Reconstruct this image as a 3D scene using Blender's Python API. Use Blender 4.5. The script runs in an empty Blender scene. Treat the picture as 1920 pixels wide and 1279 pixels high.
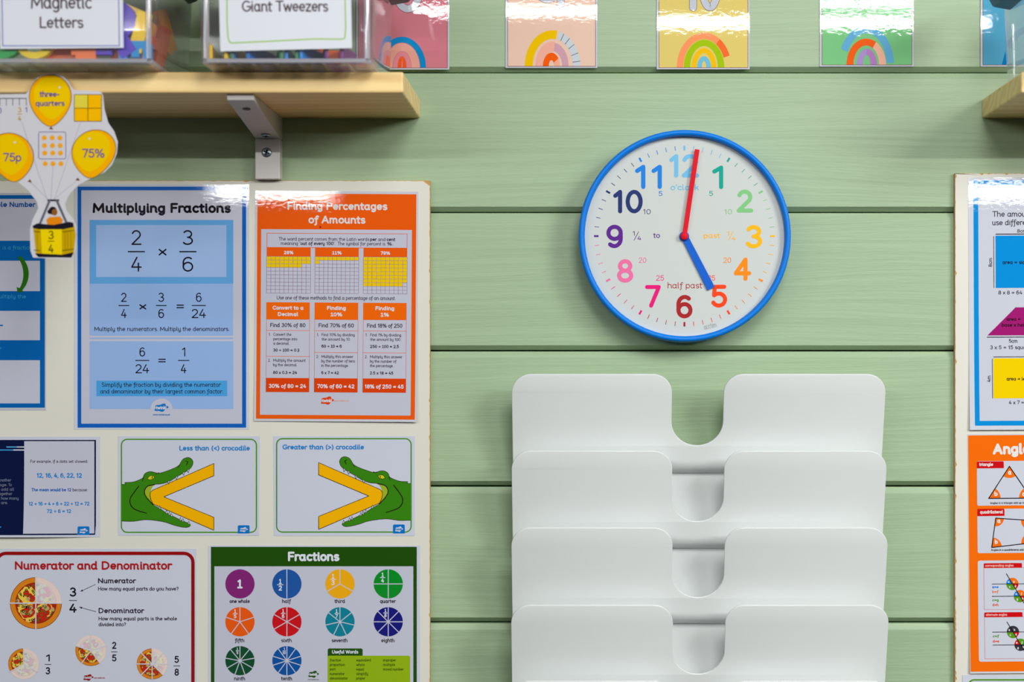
import bpy, bmesh, math, random
from mathutils import Vector, Matrix
R = math.radians
random.seed(7)
SC = bpy.context.scene
COL = SC.collection

# ------------------------------------------------------------------ camera, world, lights, exposure
D = 1.90                    # camera to wall, metres
S = 0.000646                # metres per photograph pixel on the wall plane
VX, VY = 1100.0, 700.0      # where the camera axis meets the picture
ZC = 1.50                   # camera height

cam = bpy.data.cameras.new('camera'); camo = bpy.data.objects.new('camera', cam); COL.objects.link(camo)
camo.location = (0, -D, ZC); camo.rotation_euler = (R(90), 0, 0)
cam.sensor_width = 36.0; cam.lens = D / S / 1920 * 36.0
cam.shift_x = -(VX - 960) / 1920; cam.shift_y = (VY - 639.5) / 1920
cam.clip_start = 0.05
cam.dof.use_dof = True; cam.dof.focus_distance = D - 0.04; cam.dof.aperture_fstop = 2.0
SC.camera = camo

W = bpy.data.worlds.new('room_light'); SC.world = W; W.use_nodes = True
bg = W.node_tree.nodes['Background']; bg.inputs[0].default_value = (1.0, 0.96, 0.92, 1); bg.inputs[1].default_value = 0.003

def area(name, loc, sx, sy, power, col=(1, 1, 1), rot=(0, 0, 0)):
    l = bpy.data.lights.new(name, 'AREA'); l.shape = 'RECTANGLE'; l.size = sx; l.size_y = sy; l.energy = power; l.color = col
    o = bpy.data.objects.new(name, l); COL.objects.link(o); o.location = loc; o.rotation_euler = rot
    return o
CE = 2.60
LC = (0.98, 1.0, 0.975)
for xx, pw in ((0.35, 13), (1.75, 20)):
    area('ceiling_and_fill_panel', (xx, -1.75, CE), 0.60, 0.60, pw, LC, (R(30), 0, 0))      # the nearest row, tilted to the wall
for xx, yy, ln, pw in ((-0.55, -2.86, 1.24, 2.6), (0.73, -3.02, 1.06, 6), (0.87, -2.77, 0.44, 2.5), (-1.80, -2.95, 1.6, 9), (2.75, -2.95, 1.9, 19)):
    area('ceiling_and_fill_tube', (xx, yy, CE), ln, 0.016, pw * ln, LC, (R(45), 0, 0))         # bare tubes; the two outermost are added fill, kept clear of reflections
for xx, pw in ((-3.3, 24), (3.7, 30)):
    area('ceiling_and_fill_panel', (xx, -2.9, CE), 1.20, 0.60, pw, LC, (R(30), 0, 0))  # side panels added as fill for the shelf front, not known fittings
for xx in (-1.9, 0.35, 2.6):
    area('ceiling_and_fill_panel', (xx, -7.6, CE), 0.70, 0.60, 48, LC)

vs = SC.view_settings
SC.display_settings.display_device = 'sRGB'
vs.view_transform = 'Standard'; vs.look = 'None'; vs.gamma = 1.0; vs.use_curve_mapping = False
vs.exposure = 0.42

# ------------------------------------------------------------------ helpers
def P(px, py, d=0.0):
    k = S * (D - d) / D
    return Vector(((px - VX) * k, -d, ZC + (VY - py) * k))

def lin(c):
    if isinstance(c, str):
        c = c.lstrip('#'); c = tuple(int(c[i:i + 2], 16) / 255 for i in (0, 2, 4))
    else:
        c = tuple(v / 255 for v in c)
    return tuple((v / 12.92 if v <= 0.04045 else ((v + 0.055) / 1.055) ** 2.4) for v in c) + (1.0,)

def node(nt, t, **kw):
    n = nt.nodes.new(t)
    for k, v in kw.items(): setattr(n, k, v)
    return n

_M = {}
def M(col, kind='laminate'):
    """printed / plastic / painted colours"""
    key = (col, kind)
    if key in _M: return _M[key]
    m = bpy.data.materials.new('%s_%s' % (kind, str(col).strip('#()').replace(', ', '_'))); m.use_nodes = True
    nt = m.node_tree; b = nt.nodes['Principled BSDF']
    b.inputs['Base Color'].default_value = lin(col)
    if kind == 'laminate':
        b.inputs['Roughness'].default_value = 0.02; b.inputs['IOR'].default_value = 1.5
        tc = node(nt, 'ShaderNodeTexCoord'); mp = node(nt, 'ShaderNodeMapping'); mp.inputs['Scale'].default_value = (0.8, 1, 1.25)
        n1 = node(nt, 'ShaderNodeTexNoise'); n1.inputs['Scale'].default_value = 190; n1.inputs['Detail'].default_value = 1.5
        n2 = node(nt, 'ShaderNodeTexNoise'); n2.inputs['Scale'].default_value = 9; n2.inputs['Detail'].default_value = 1.0
        ad = node(nt, 'ShaderNodeMath', operation='MULTIPLY_ADD'); ad.inputs[1].default_value = 2.0
        bp = node(nt, 'ShaderNodeBump'); bp.inputs['Strength'].default_value = 1.0; bp.inputs['Distance'].default_value = 0.000017
        L = nt.links.new
        L(tc.outputs['Object'], mp.inputs[0]); L(mp.outputs[0], n1.inputs['Vector']); L(tc.outputs['Object'], n2.inputs['Vector'])
        L(n2.outputs[0], ad.inputs[0]); L(n1.outputs[0], ad.inputs[2]); L(ad.outputs[0], bp.inputs['Height']); L(bp.outputs[0], b.inputs['Normal'])
    elif kind == 'paper':
        b.inputs['Roughness'].default_value = 0.7
    elif kind == 'matte':
        b.inputs['Roughness'].default_value = 0.6; b.inputs['Specular IOR Level'].default_value = 0.2
    elif kind == 'plastic':
        b.inputs['Roughness'].default_value = 0.38; b.inputs['Specular IOR Level'].default_value = 0.35
    elif kind == 'metal':
        b.inputs['Roughness'].default_value = 0.3; b.inputs['Metallic'].default_value = 0.9
    _M[key] = m
    return m

def tag(o, label=None, cat=None, group=None, kind=None):
    if label: o['label'] = label
    if cat: o['category'] = cat
    if group: o['group'] = group
    if kind: o['kind'] = kind
    return o

def empty(name, loc, label, cat, group=None):
    o = bpy.data.objects.new(name, None); COL.objects.link(o); o.location = loc; o.empty_display_size = 0.02
    return tag(o, label, cat, group)

def link_mesh(name, me, parent=None, loc=None):
    o = bpy.data.objects.new(name, me); COL.objects.link(o)
    if parent is not None:
        o.parent = parent
        o.location = (Vector(loc) if loc is not None else Vector((0, 0, 0))) - parent.matrix_world_loc if False else (Vector(loc) - parent.location if loc is not None else (0, 0, 0))
    elif loc is not None:
        o.location = loc
    return o

def bm_obj(name, bm, mats, parent=None, loc=(0, 0, 0), smooth=False):
    """bm is in world coordinates; the object's origin goes to loc"""
    loc = Vector(loc)
    bmesh.ops.translate(bm, verts=bm.verts, vec=-loc)
    me = bpy.data.meshes.new(name); bm.to_mesh(me); bm.free()
    for m in (mats if isinstance(mats, (list, tuple)) else [mats]): me.materials.append(m)
    if smooth:
        for p in me.polygons: p.use_smooth = True
    return link_mesh(name, me, parent, loc)

def box_bm(bm, lo, hi, mi=0):
    x0, y0, z0 = lo; x1, y1, z1 = hi
    v = [bm.verts.new(c) for c in ((x0, y0, z0), (x1, y0, z0), (x1, y1, z0), (x0, y1, z0), (x0, y0, z1), (x1, y0, z1), (x1, y1, z1), (x0, y1, z1))]
    for f in ((0, 3, 2, 1), (4, 5, 6, 7), (0, 1, 5, 4), (1, 2, 6, 5), (2, 3, 7, 6), (3, 0, 4, 7)):
        fc = bm.faces.new([v[i] for i in f]); fc.material_index = mi
    return v

def prism_bm(bm, pts, axis, a, b, mi=0):
    """closed outline pts (2-D) swept along axis from a to b.  axis 'X': pts=(y,z); 'Y': pts=(x,z); 'Z': pts=(x,y)"""
    def mk(p, t): return {'X': (t, p[0], p[1]), 'Y': (p[0], t, p[1]), 'Z': (p[0], p[1], t)}[axis]
    va = [bm.verts.new(mk(p, a)) for p in pts]; vb = [bm.verts.new(mk(p, b)) for p in pts]
    n = len(pts)
    fs = [bm.faces.new(va), bm.faces.new(vb[::-1])]
    for i in range(n): fs.append(bm.faces.new((va[i], vb[i], vb[(i + 1) % n], va[(i + 1) % n])))
    for f in fs: f.material_index = mi
    bmesh.ops.recalc_face_normals(bm, faces=fs)
    return fs

def bevel(o, w, seg=2, ang=40):
    m = o.modifiers.new('bevel', 'BEVEL'); m.width = w; m.segments = seg; m.limit_method = 'ANGLE'; m.angle_limit = R(ang)
    m.harden_normals = False
    return o

def lathe_bm(bm, prof, c, seg=96, mi=0, closed=False):
    """profile (r, d) turned about the wall normal through c=(x, z); d is the distance from the wall"""
    rings = []
    for r, d in prof:
        rings.append([bm.verts.new((c[0] + r * math.cos(2 * math.pi * i / seg), -d, c[1] + r * math.sin(2 * math.pi * i / seg))) for i in range(seg)])
    prs = list(zip(rings, rings[1:]))
    if closed: prs.append((rings[-1], rings[0]))
    fs = []
    for A, B in prs:
        for i in range(seg):
            f = bm.faces.new((A[i], B[i], B[(i + 1) % seg], A[(i + 1) % seg])); f.smooth = True; f.material_index = mi; fs.append(f)
    return rings, fs

# ------------------------------------------------------------------ a rounded school lettering, drawn as strokes
GLYPH = {
 'a': (520, 'e 225 240 175 240 0 360; l 400 480 400 70 e 460 70 60 70 180 270'),
 'b': (490, 'l 70 730 70 0; e 245 240 175 240 0 360'),
 'c': (430, 'e 245 240 185 240 50 310'),
 'd': (520, 'e 225 240 175 240 0 360; l 400 730 400 70 e 460 70 60 70 180 270'),
 'e': (480, 'l 65 250 415 250 e 240 250 175 230 0 310'),
 'f': (330, 'e 250 600 100 120 30 180 l 150 -90 e 50 -90 100 120 0 -100; l 30 450 270 450'),
 'g': (490, 'e 225 240 175 240 0 360; l 400 480 400 -80 e 235 -80 165 140 0 -140'),
 'h': (490, 'l 70 730 70 0; l 70 280 e 235 300 165 180 180 0 l 400 60 e 450 60 50 60 180 270'),
 'i': (220, 'l 90 480 90 60 e 140 60 50 60 180 270; l 90 650 90 660'),
 'j': (230, 'l 130 480 130 -100 e 30 -100 100 120 0 -100; l 130 650 130 660'),
 'k': (430, 'l 70 730 70 0; l 360 480 80 220; l 180 290 390 0'),
 'l': (240, 'l 80 730 80 80 e 150 80 70 80 180 280'),
 'm': (740, 'l 70 480 70 0; l 70 280 e 210 320 140 160 180 0 l 350 0; l 350 280 e 490 320 140 160 180 0 l 630 60 e 680 60 50 60 180 270'),
 'n': (490, 'l 70 480 70 0; l 70 280 e 235 300 165 180 180 0 l 400 60 e 450 60 50 60 180 270'),
 'o': (480, 'e 240 240 185 240 0 360'),
 'p': (490, 'l 70 480 70 -220; e 245 240 175 240 0 360'),
 'q': (490, 'e 225 240 175 240 0 360; l 400 480 400 -220'),
 'r': (340, 'l 70 480 70 0; l 70 280 e 240 290 170 190 180 60'),
 's': (400, 'e 205 362 135 118 35 270 e 205 122 145 122 90 -140'),
 't': (330, 'l 130 640 130 90 e 220 90 90 90 180 290; l 20 470 280 470'),
 'u': (490, 'l 70 480 70 170 e 225 170 155 170 180 360 l 380 480; l 380 480 380 60 e 430 60 50 60 180 270'),
 'v': (430, 'l 40 480 215 0 390 480'),
 'w': (640, 'l 40 480 180 0 320 440 460 0 600 480'),
 'x': (430, 'l 50 480 380 0; l 380 480 50 0'),
 'y': (460, 'l 60 480 60 180 e 215 180 155 170 180 360 l 370 480; l 370 480 370 -80 e 225 -80 145 140 0 -140'),
 'z': (430, 'l 50 480 370 480 50 0 380 0'),
 'A': (610, 'l 40 0 300 700 560 0; l 135 230 465 230'),
 'B': (560, 'l 80 0 80 700 280 700 e 280 535 170 165 90 -90 l 80 370; l 280 370 e 290 185 200 185 90 -90 l 80 0'),
 'C': (600, 'e 370 350 300 350 50 310'),
 'D': (650, 'l 80 0 80 700 230 700 e 250 350 330 350 90 -90 l 80 0'),
 'E': (510, 'l 440 700 80 700 80 0 450 0; l 80 360 400 360'),
 'F': (480, 'l 440 700 80 700 80 0; l 80 360 390 360'),
 'G': (670, 'e 370 350 300 350 50 340 l 640 320 420 320'),
 'H': (640, 'l 80 0 80 700; l 560 0 560 700; l 80 360 560 360'),
 'I': (200, 'l 100 0 100 700'),
 'L': (460, 'l 80 700 80 0 430 0'),
 'M': (790, 'l 70 0 110 700 390 150 680 700 720 0'),
 'N': (650, 'l 80 0 80 700 570 0 570 700'),
 'O': (720, 'e 360 350 300 350 0 360'),
 'P': (530, 'l 80 0 80 700 270 700 e 270 520 200 180 90 -90 l 80 340'),
 'R': (570, 'l 80 0 80 700 270 700 e 270 520 200 180 90 -90 l 80 340; l 260 340 490 0'),
 'S': (510, 'e 255 525 180 175 30 270 e 255 175 195 175 90 -145'),
 'T': (540, 'l 20 700 520 700; l 270 700 270 0'),
 'U': (640, 'l 80 700 80 230 e 320 230 240 230 180 360 l 560 700'),
 'W': (860, 'l 30 700 220 0 430 660 640 0 830 700'),
 '0': (540, 'e 270 350 200 350 0 360'),
 '1': (380, 'l 90 560 240 700 240 0'),
 '^': (420, 'l 90 590 230 700 230 0; l 60 0 390 0'),
 '2': (540, 'e 265 500 185 200 160 -38 l 70 0 480 0'),
 '3': (520, 'e 250 530 165 170 150 -90 e 250 180 195 180 90 -150'),
 '4': (540, 'l 290 700 60 200 480 200; l 360 400 360 0'),
 '$': (540, 'l 360 0 360 700 50 200 480 200'),
 '5': (530, 'l 430 700 130 700 105 390 e 255 230 200 220 135 -150'),
 '6': (540, 'e 275 220 195 220 0 360; e 285 440 205 260 50 180 l 80 220'),
 '7': (520, 'l 60 700 470 700 200 0'),
 '8': (540, 'e 270 530 165 170 0 360; e 270 180 195 180 0 360'),
 '9': (540, 'e 265 480 195 220 0 360; l 460 480 e 255 260 205 260 0 -130'),
 ' ': (260, ''), '.': (180, 'l 90 20 90 30'), ',': (190, 'l 100 30 60 -110'), ':': (200, 'l 90 60 90 70; l 90 400 90 410'),
 '?': (440, 'e 215 540 165 160 165 -60 l 215 260 215 210; l 215 20 215 30'), "'": (170, 'l 85 720 75 560'),
 '(': (280, 'e 330 300 250 460 120 240'), ')': (280, 'e -50 300 250 460 60 -60'),
 '<': (480, 'l 410 500 90 290 410 80'), '>': (480, 'l 90 500 410 290 90 80'),
 '=': (540, 'l 80 400 460 400; l 80 210 460 210'), '+': (540, 'l 270 500 270 100; l 70 300 470 300'),
 '-': (360, 'l 60 270 300 270'), '*': (520, 'l 90 480 430 120; l 430 480 90 120'),
 '/': (420, 'l 360 720 60 -20'), '~': (540, 'l 70 300 470 300; l 270 480 270 490; l 270 110 270 120'),
 '%': (800, 'e 175 540 120 160 0 360; e 625 160 120 160 0 360; l 600 700 200 0'),
}
def glyph_paths(ch, step):
    adv, spec = GLYPH[ch]
    out = []
    for part in spec.split(';'):
        tk = part.split(); pts = []; i = 0; mode = None
        while i < len(tk):
            if tk[i] in 'le': mode = tk[i]; i += 1
            if mode == 'l':
                pts.append((float(tk[i]), float(tk[i + 1]))); i += 2
            else:
                cx, cy, rx, ry, a0, a1 = (float(t) for t in tk[i:i + 6]); i += 6
                n = max(2, int(math.ceil(abs(a1 - a0) / step)))
                for k in range(n + 1):
                    a = R(a0 + (a1 - a0) * k / n); pts.append((cx + rx * math.cos(a), cy + ry * math.sin(a)))
        q = []
        for p in pts:
            if not q or abs(p[0] - q[-1][0]) + abs(p[1] - q[-1][1]) > 1: q.append(p)
        if q: out.append(q)
    return adv, out

def circ(cx, cy, rx, ry=None, n=32, a0=0, a1=360):
    ry = rx if ry is None else ry
    if abs(a1 - a0) >= 360: return [(cx + rx * math.cos(2 * math.pi * k / n), cy - ry * math.sin(2 * math.pi * k / n)) for k in range(n)]
    return [(cx + rx * math.cos(R(a0 + (a1 - a0) * k / n)), cy - ry * math.sin(R(a0 + (a1 - a0) * k / n))) for k in range(n + 1)]

def rrect_pts(x0, y0, x1, y1, r, n=6):
    pts = []
    for cx, cy, a in ((x1 - r, y0 + r, 90), (x0 + r, y0 + r, 180), (x0 + r, y1 - r, 270), (x1 - r, y1 - r, 360)):
        for k in range(n + 1):
            t = R(a - 90 + 90 * k / n) if False else R(a + 90 * k / n - (90 if a == 90 else 90))
            pts.append((cx + r * math.cos(t), cy - r * math.sin(t)))
    return pts

class Print:
    """one sheet with what is printed on it: coordinates are the photograph's pixels on the sheet's plane"""
    DL = 0.00008
    def __init__(self, d): self.d = d; self.v = []; self.f = []; self.m = []; self.mats = []
    def sub(self, L):
        self.c = (getattr(self, 'c', 0) + 1) % 36
        return L + 0.025 * self.c
    def mi(self, mat):
        if mat not in self.mats: self.mats.append(mat)
        return self.mats.index(mat)
    def face(self, pts, mat, L):
        a = sum(pts[i - 1][0] * pts[i][1] - pts[i][0] * pts[i - 1][1] for i in range(len(pts)))
        if a > 0: pts = pts[::-1]
        if L > 0 and not getattr(self, 'hold', False): L = self.sub(L)
        n = len(self.v); self.v += [(x, y, L) for x, y in pts]; self.f.append(tuple(range(n, n + len(pts)))); self.m.append(self.mi(mat))
    def sheet(self, pts, mat, t=0.0003):
        self.face(pts, mat, 0)
        n = len(self.v); k = len(pts); b = -t / self.DL
        self.v += [(x, y, 0) for x, y in pts] + [(x, y, b) for x, y in pts]
        a = sum(pts[i - 1][0] * pts[i][1] - pts[i][0] * pts[i - 1][1] for i in range(k))
        for i in range(k):
            j = (i + 1) % k; q = (n + i, n + j, n + k + j, n + k + i)
            self.f.append(q if a > 0 else q[::-1]); self.m.append(self.mi(mat))
        bk = tuple(range(n + k, n + 2 * k)); self.f.append(bk if a > 0 else bk[::-1]); self.m.append(self.mi(mat))
    def rect(self, x0, y0, x1, y1, mat, L=1): self.face([(x0, y0), (x1, y0), (x1, y1), (x0, y1)], mat, L)
    def poly(self, pts, mat, L=1): self.face(list(pts), mat, L)
    def disc(self, cx, cy, r, mat, L=1, ry=None, n=32): self.face(circ(cx, cy, r, ry, n), mat, L)
    def strip(self, A, B, mat, L, closed=False):
        n = len(A); L = self.sub(L); self.hold = True
        for i in range(n if closed else n - 1):
            j = (i + 1) % n; self.face([A[i], A[j], B[j], B[i]], mat, L)
        self.hold = False
    def frame(self, x0, y0, x1, y1, w, mat, L=1):
        self.strip([(x0, y0), (x1, y0), (x1, y1), (x0, y1)], [(x0 + w, y0 + w), (x1 - w, y0 + w), (x1 - w, y1 - w), (x0 + w, y1 - w)], mat, L, True)
    def rrect(self, x0, y0, x1, y1, r, mat, L=1): self.face(rrect_pts(x0, y0, x1, y1, r), mat, L)
    def rframe(self, x0, y0, x1, y1, r, w, mat, L=1):
        self.strip(rrect_pts(x0, y0, x1, y1, r), rrect_pts(x0 + w, y0 + w, x1 - w, y1 - w, max(r - w, 0.5)), mat, L, True)
    def arc(self, cx, cy, rx, ry, w, a0, a1, mat, L=1, n=28, wy=None):
        wy = w if wy is None else wy
        self.strip(circ(cx, cy, rx, ry, n, a0, a1), circ(cx, cy, rx - w, ry - wy, n, a0, a1), mat, L)
    def wedge(self, cx, cy, r, a0, a1, mat, L=1, ry=None):
        self.face([(cx, cy)] + circ(cx, cy, r, ry, max(3, int(abs(a1 - a0) / 8)), a0, a1), mat, L)
    def stroke(self, pts, w, mat, L=2, capn=8, split=38):
        h = w / 2
        runs = [[pts[0]]]
        for i in range(1, len(pts)):
            runs[-1].append(pts[i])
            if i < len(pts) - 1:
                a = math.atan2(pts[i][1] - pts[i - 1][1], pts[i][0] - pts[i - 1][0]); b = math.atan2(pts[i + 1][1] - pts[i][1], pts[i + 1][0] - pts[i][0])
                dd = abs((b - a + math.pi) % (2 * math.pi) - math.pi)
                if dd > R(split): runs.append([pts[i]])
        closed = len(pts) > 3 and abs(pts[0][0] - pts[-1][0]) + abs(pts[0][1] - pts[-1][1]) < 1e-6
        for run in runs:
            A = []; B = []; n = len(run)
            for i in range(n):
                p0 = run[max(i - 1, 0)]; p1 = run[min(i + 1, n - 1)]
                if closed and len(runs) == 1 and i in (0, n - 1): p0, p1 = run[-2], run[1]
                tx, ty = p1[0] - p0[0], p1[1] - p0[1]; q = math.hypot(tx, ty) or 1
                nx, ny = -ty / q * h, tx / q * h
                A.append((run[i][0] + nx, run[i][1] + ny)); B.append((run[i][0] - nx, run[i][1] - ny))
            self.strip(A, B, mat, L)
        if capn:
            ends = [r[0] for r in runs] + [runs[-1][-1]]
            if not (closed and len(runs) == 1):
                for e in ends: self.disc(e[0], e[1], h, mat, L, n=capn)
    def text(self, s, x0, x1, base, cap, wt, mat, L=4, step=30, big=False, slant=0.0, rot=None):
        """s fitted between x0 and x1, standing on base; wt = stroke width / cap height"""
        if big: step = 12
        w = wt * cap; k = cap / 700.0
        lay = []; x = 0; lo = 1e9; hi = -1e9
        sp = 1.0 + max(0, wt - 0.11) * 1.1
        for ch in s:
            adv, paths = glyph_paths(ch, step)
            for p in paths:
                lay.append([(x + a, b) for a, b in p])
                for a, b in p: lo = min(lo, x + a); hi = max(hi, x + a)
            x += adv * sp
        kx = (x1 - x0 - w) / max(hi - lo, 1) if hi > lo + 1 else k
        ky = (cap - w) / 700.0
        for p in lay:
            q = [(x0 + w / 2 + (a - lo) * kx + slant * b * ky, base - w / 2 - b * ky) for a, b in p]
            if rot: q = [rot(*t) for t in q]
            self.stroke(q, w, mat, L, capn=14 if big else 8)
    def num(self, s, cx, y0, y1, wt, mat, L=4, wd=None, big=True):
        """a number centred on cx between y0 and y1"""
        cap = y1 - y0
        wd = wd or cap * (0.62 if len(s) == 1 and s not in '1' else 0.30 if s == '1' else 0.64 * len(s))
        self.text(s, cx - wd / 2, cx + wd / 2, y1, cap, wt, mat, L, big=big)
    def cloud(self, cx, cy, w, h, mat, L=3, tm=None):
        pts = []
        for k in range(40):
            t = 2 * math.pi * k / 40; r = 0.86 + 0.14 * math.cos(5 * t + 0.6)
            pts.append((cx + w / 2 * r * math.cos(t), cy - h / 2 * r * math.sin(t) - 0.1 * h * math.cos(t)))
        self.face(pts, mat, L)
        if tm: self.text('twinkl', cx - w * 0.36, cx + w * 0.36, cy + h * 0.2, h * 0.4, 0.2, tm, L + 1)
    def build(self, name, label=None, cat=None, group=None, rot=0.0, pivot=None, curl=None, cuts=26, parent=None, tilt=0.0):
        k = S * (D - self.d) / D
        xs = [v[0] for v in self.v]; ys = [v[1] for v in self.v]
        if pivot is None: pivot = ((min(xs) + max(xs)) / 2, (min(ys) + max(ys)) / 2)
        c = P(pivot[0], pivot[1], self.d)
        ca, sa = math.cos(R(rot)), math.sin(R(rot))
        vv = []
        for x, y, L in self.v:
            u, v = (x - pivot[0]), -(y - pivot[1])
            u, v = u * ca + v * sa, -u * sa + v * ca          # clockwise as seen
            vv.append((u * k, -L * self.DL, v * k))
        me = bpy.data.meshes.new(name); me.from_pydata(vv, [], self.f)
        for m in self.mats: me.materials.append(m)
        me.polygons.foreach_set('material_index', self.m)
        if curl:
            bm = bmesh.new(); bm.from_mesh(me)
            z0 = min(v[2] for v in vv); z1 = max(v[2] for v in vv); x0 = min(v[0] for v in vv); x1 = max(v[0] for v in vv)
            for i in range(1, cuts):
                bmesh.ops.bisect_plane(bm, geom=bm.verts[:] + bm.edges[:] + bm.faces[:], plane_co=(0, 0, z0 + (z1 - z0) * i / cuts), plane_no=(0, 0, 1))
            for i in range(1, cuts):
                bmesh.ops.bisect_plane(bm, geom=bm.verts[:] + bm.edges[:] + bm.faces[:], plane_co=(x0 + (x1 - x0) * i / cuts, 0, 0), plane_no=(1, 0, 0))
            for v in bm.verts:
                v.co.y -= curl((v.co.x - x0) / (x1 - x0), (v.co.z - z0) / (z1 - z0))
            bm.to_mesh(me); bm.free()
            for p in me.polygons: p.use_smooth = False
        me.update()
        o = link_mesh(name, me, parent, c)
        if tilt: o.rotation_euler = (R(tilt), 0, 0)
        if label: tag(o, label, cat, group)
        return o

# ------------------------------------------------------------------ materials of surfaces
def wall_mat():
    m = bpy.data.materials.new('green_painted_pine'); m.use_nodes = True; nt = m.node_tree; b = nt.nodes['Principled BSDF']; L = nt.links.new
    tc = node(nt, 'ShaderNodeTexCoord'); sp = node(nt, 'ShaderNodeSeparateXYZ'); L(tc.outputs['Object'], sp.inputs[0])
    pl = node(nt, 'ShaderNodeMath', operation='MULTIPLY'); pl.inputs[1].default_value = 1 / 0.1667; L(sp.outputs['Z'], pl.inputs[0])
    fl = node(nt, 'ShaderNodeMath', operation='FLOOR'); L(pl.outputs[0], fl.inputs[0])
    off = node(nt, 'ShaderNodeMath', operation='MULTIPLY'); off.inputs[1].default_value = 3.71; L(fl.outputs[0], off.inputs[0])
    xs = node(nt, 'ShaderNodeMath', operation='ADD'); L(sp.outputs['X'], xs.inputs[0]); L(off.outputs[0], xs.inputs[1])
    cb = node(nt, 'ShaderNodeCombineXYZ'); L(xs.outputs[0], cb.inputs['X']); L(off.outputs[0], cb.inputs['Y']); L(sp.outputs['Z'], cb.inputs['Z'])
    # slow warp of the grain: fibres run along X and swerve round knots
    mp = node(nt, 'ShaderNodeMapping'); mp.inputs['Scale'].default_value = (1.1, 1, 6); L(cb.outputs[0], mp.inputs[0])
    nw = node(nt, 'ShaderNodeTexNoise'); nw.inputs['Scale'].default_value = 1.0; nw.inputs['Detail'].default_value = 2; nw.inputs['Roughness'].default_value = 0.45; L(mp.outputs[0], nw.inputs['Vector'])
    z2 = node(nt, 'ShaderNodeMath', operation='MULTIPLY_ADD'); z2.inputs[1].default_value = 0.085; L(nw.outputs[0], z2.inputs[0]); L(sp.outputs['Z'], z2.inputs[2])
    cg = node(nt, 'ShaderNodeCombineXYZ'); L(xs.outputs[0], cg.inputs['X']); L(off.outputs[0], cg.inputs['Y']); L(z2.outputs[0], cg.inputs['Z'])
    m2 = node(nt, 'ShaderNodeMapping'); m2.inputs['Scale'].default_value = (3, 1, 170); L(cg.outputs[0], m2.inputs[0])
    ng = node(nt, 'ShaderNodeTexNoise'); ng.inputs['Scale'].default_value = 1.0; ng.inputs['Detail'].default_value = 3; ng.inputs['Roughness'].default_value = 0.6; L(m2.outputs[0], ng.inputs['Vector'])
    m3 = node(nt, 'ShaderNodeMapping'); m3.inputs['Scale'].default_value = (60, 1, 500); L(cg.outputs[0], m3.inputs[0])
    nf = node(nt, 'ShaderNodeTexNoise'); nf.inputs['Scale'].default_value = 1.0; nf.inputs['Detail'].default_value = 3; L(m3.outputs[0], nf.inputs['Vector'])
    ad = node(nt, 'ShaderNodeMath', operation='MULTIPLY_ADD'); ad.inputs[1].default_value = 0.35; L(nf.outputs[0], ad.inputs[0]); L(ng.outputs[0], ad.inputs[2])
    # sparse small knots
    mk = node(nt, 'ShaderNodeMapping'); mk.inputs['Scale'].default_value = (3.1, 1, 4.3); L(cb.outputs[0], mk.inputs[0])
    vo = node(nt, 'ShaderNodeTexVoronoi'); vo.inputs['Scale'].default_value = 1.0; L(mk.outputs[0], vo.inputs['Vector'])
    kr = node(nt, 'ShaderNodeValToRGB'); kr.color_ramp.elements[0].position = 0.0; kr.color_ramp.elements[0].color = (0.55, 0.5, 0.4, 1); kr.color_ramp.elements[1].position = 0.035; kr.color_ramp.elements[1].color = (1, 1, 1, 1); L(vo.outputs['Distance'], kr.inputs[0])
    cr = node(nt, 'ShaderNodeValToRGB'); cr.color_ramp.elements[0].position = 0.42; cr.color_ramp.elements[0].color = lin((155, 178, 143)); cr.color_ramp.elements[1].position = 0.80; cr.color_ramp.elements[1].color = lin((162, 185, 149)); L(ad.outputs[0], cr.inputs[0])
    nl = node(nt, 'ShaderNodeTexNoise'); nl.inputs['Scale'].default_value = 3.0; L(cb.outputs[0], nl.inputs['Vector'])
    mx = node(nt, 'ShaderNodeMix', data_type='RGBA', blend_type='MULTIPLY'); mx.inputs['Factor'].default_value = 1.0; L(cr.outputs[0], mx.inputs[6]); L(kr.outputs[0], mx.inputs[7])
    L(mx.outputs[2], b.inputs['Base Color'])
    bp = node(nt, 'ShaderNodeBump'); bp.inputs['Strength'].default_value = 0.5; bp.inputs['Distance'].default_value = 0.0010; L(ad.outputs[0], bp.inputs['Height']); L(bp.outputs[0], b.inputs['Normal'])
    b.inputs['Roughness'].default_value = 0.48
    return m

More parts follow.
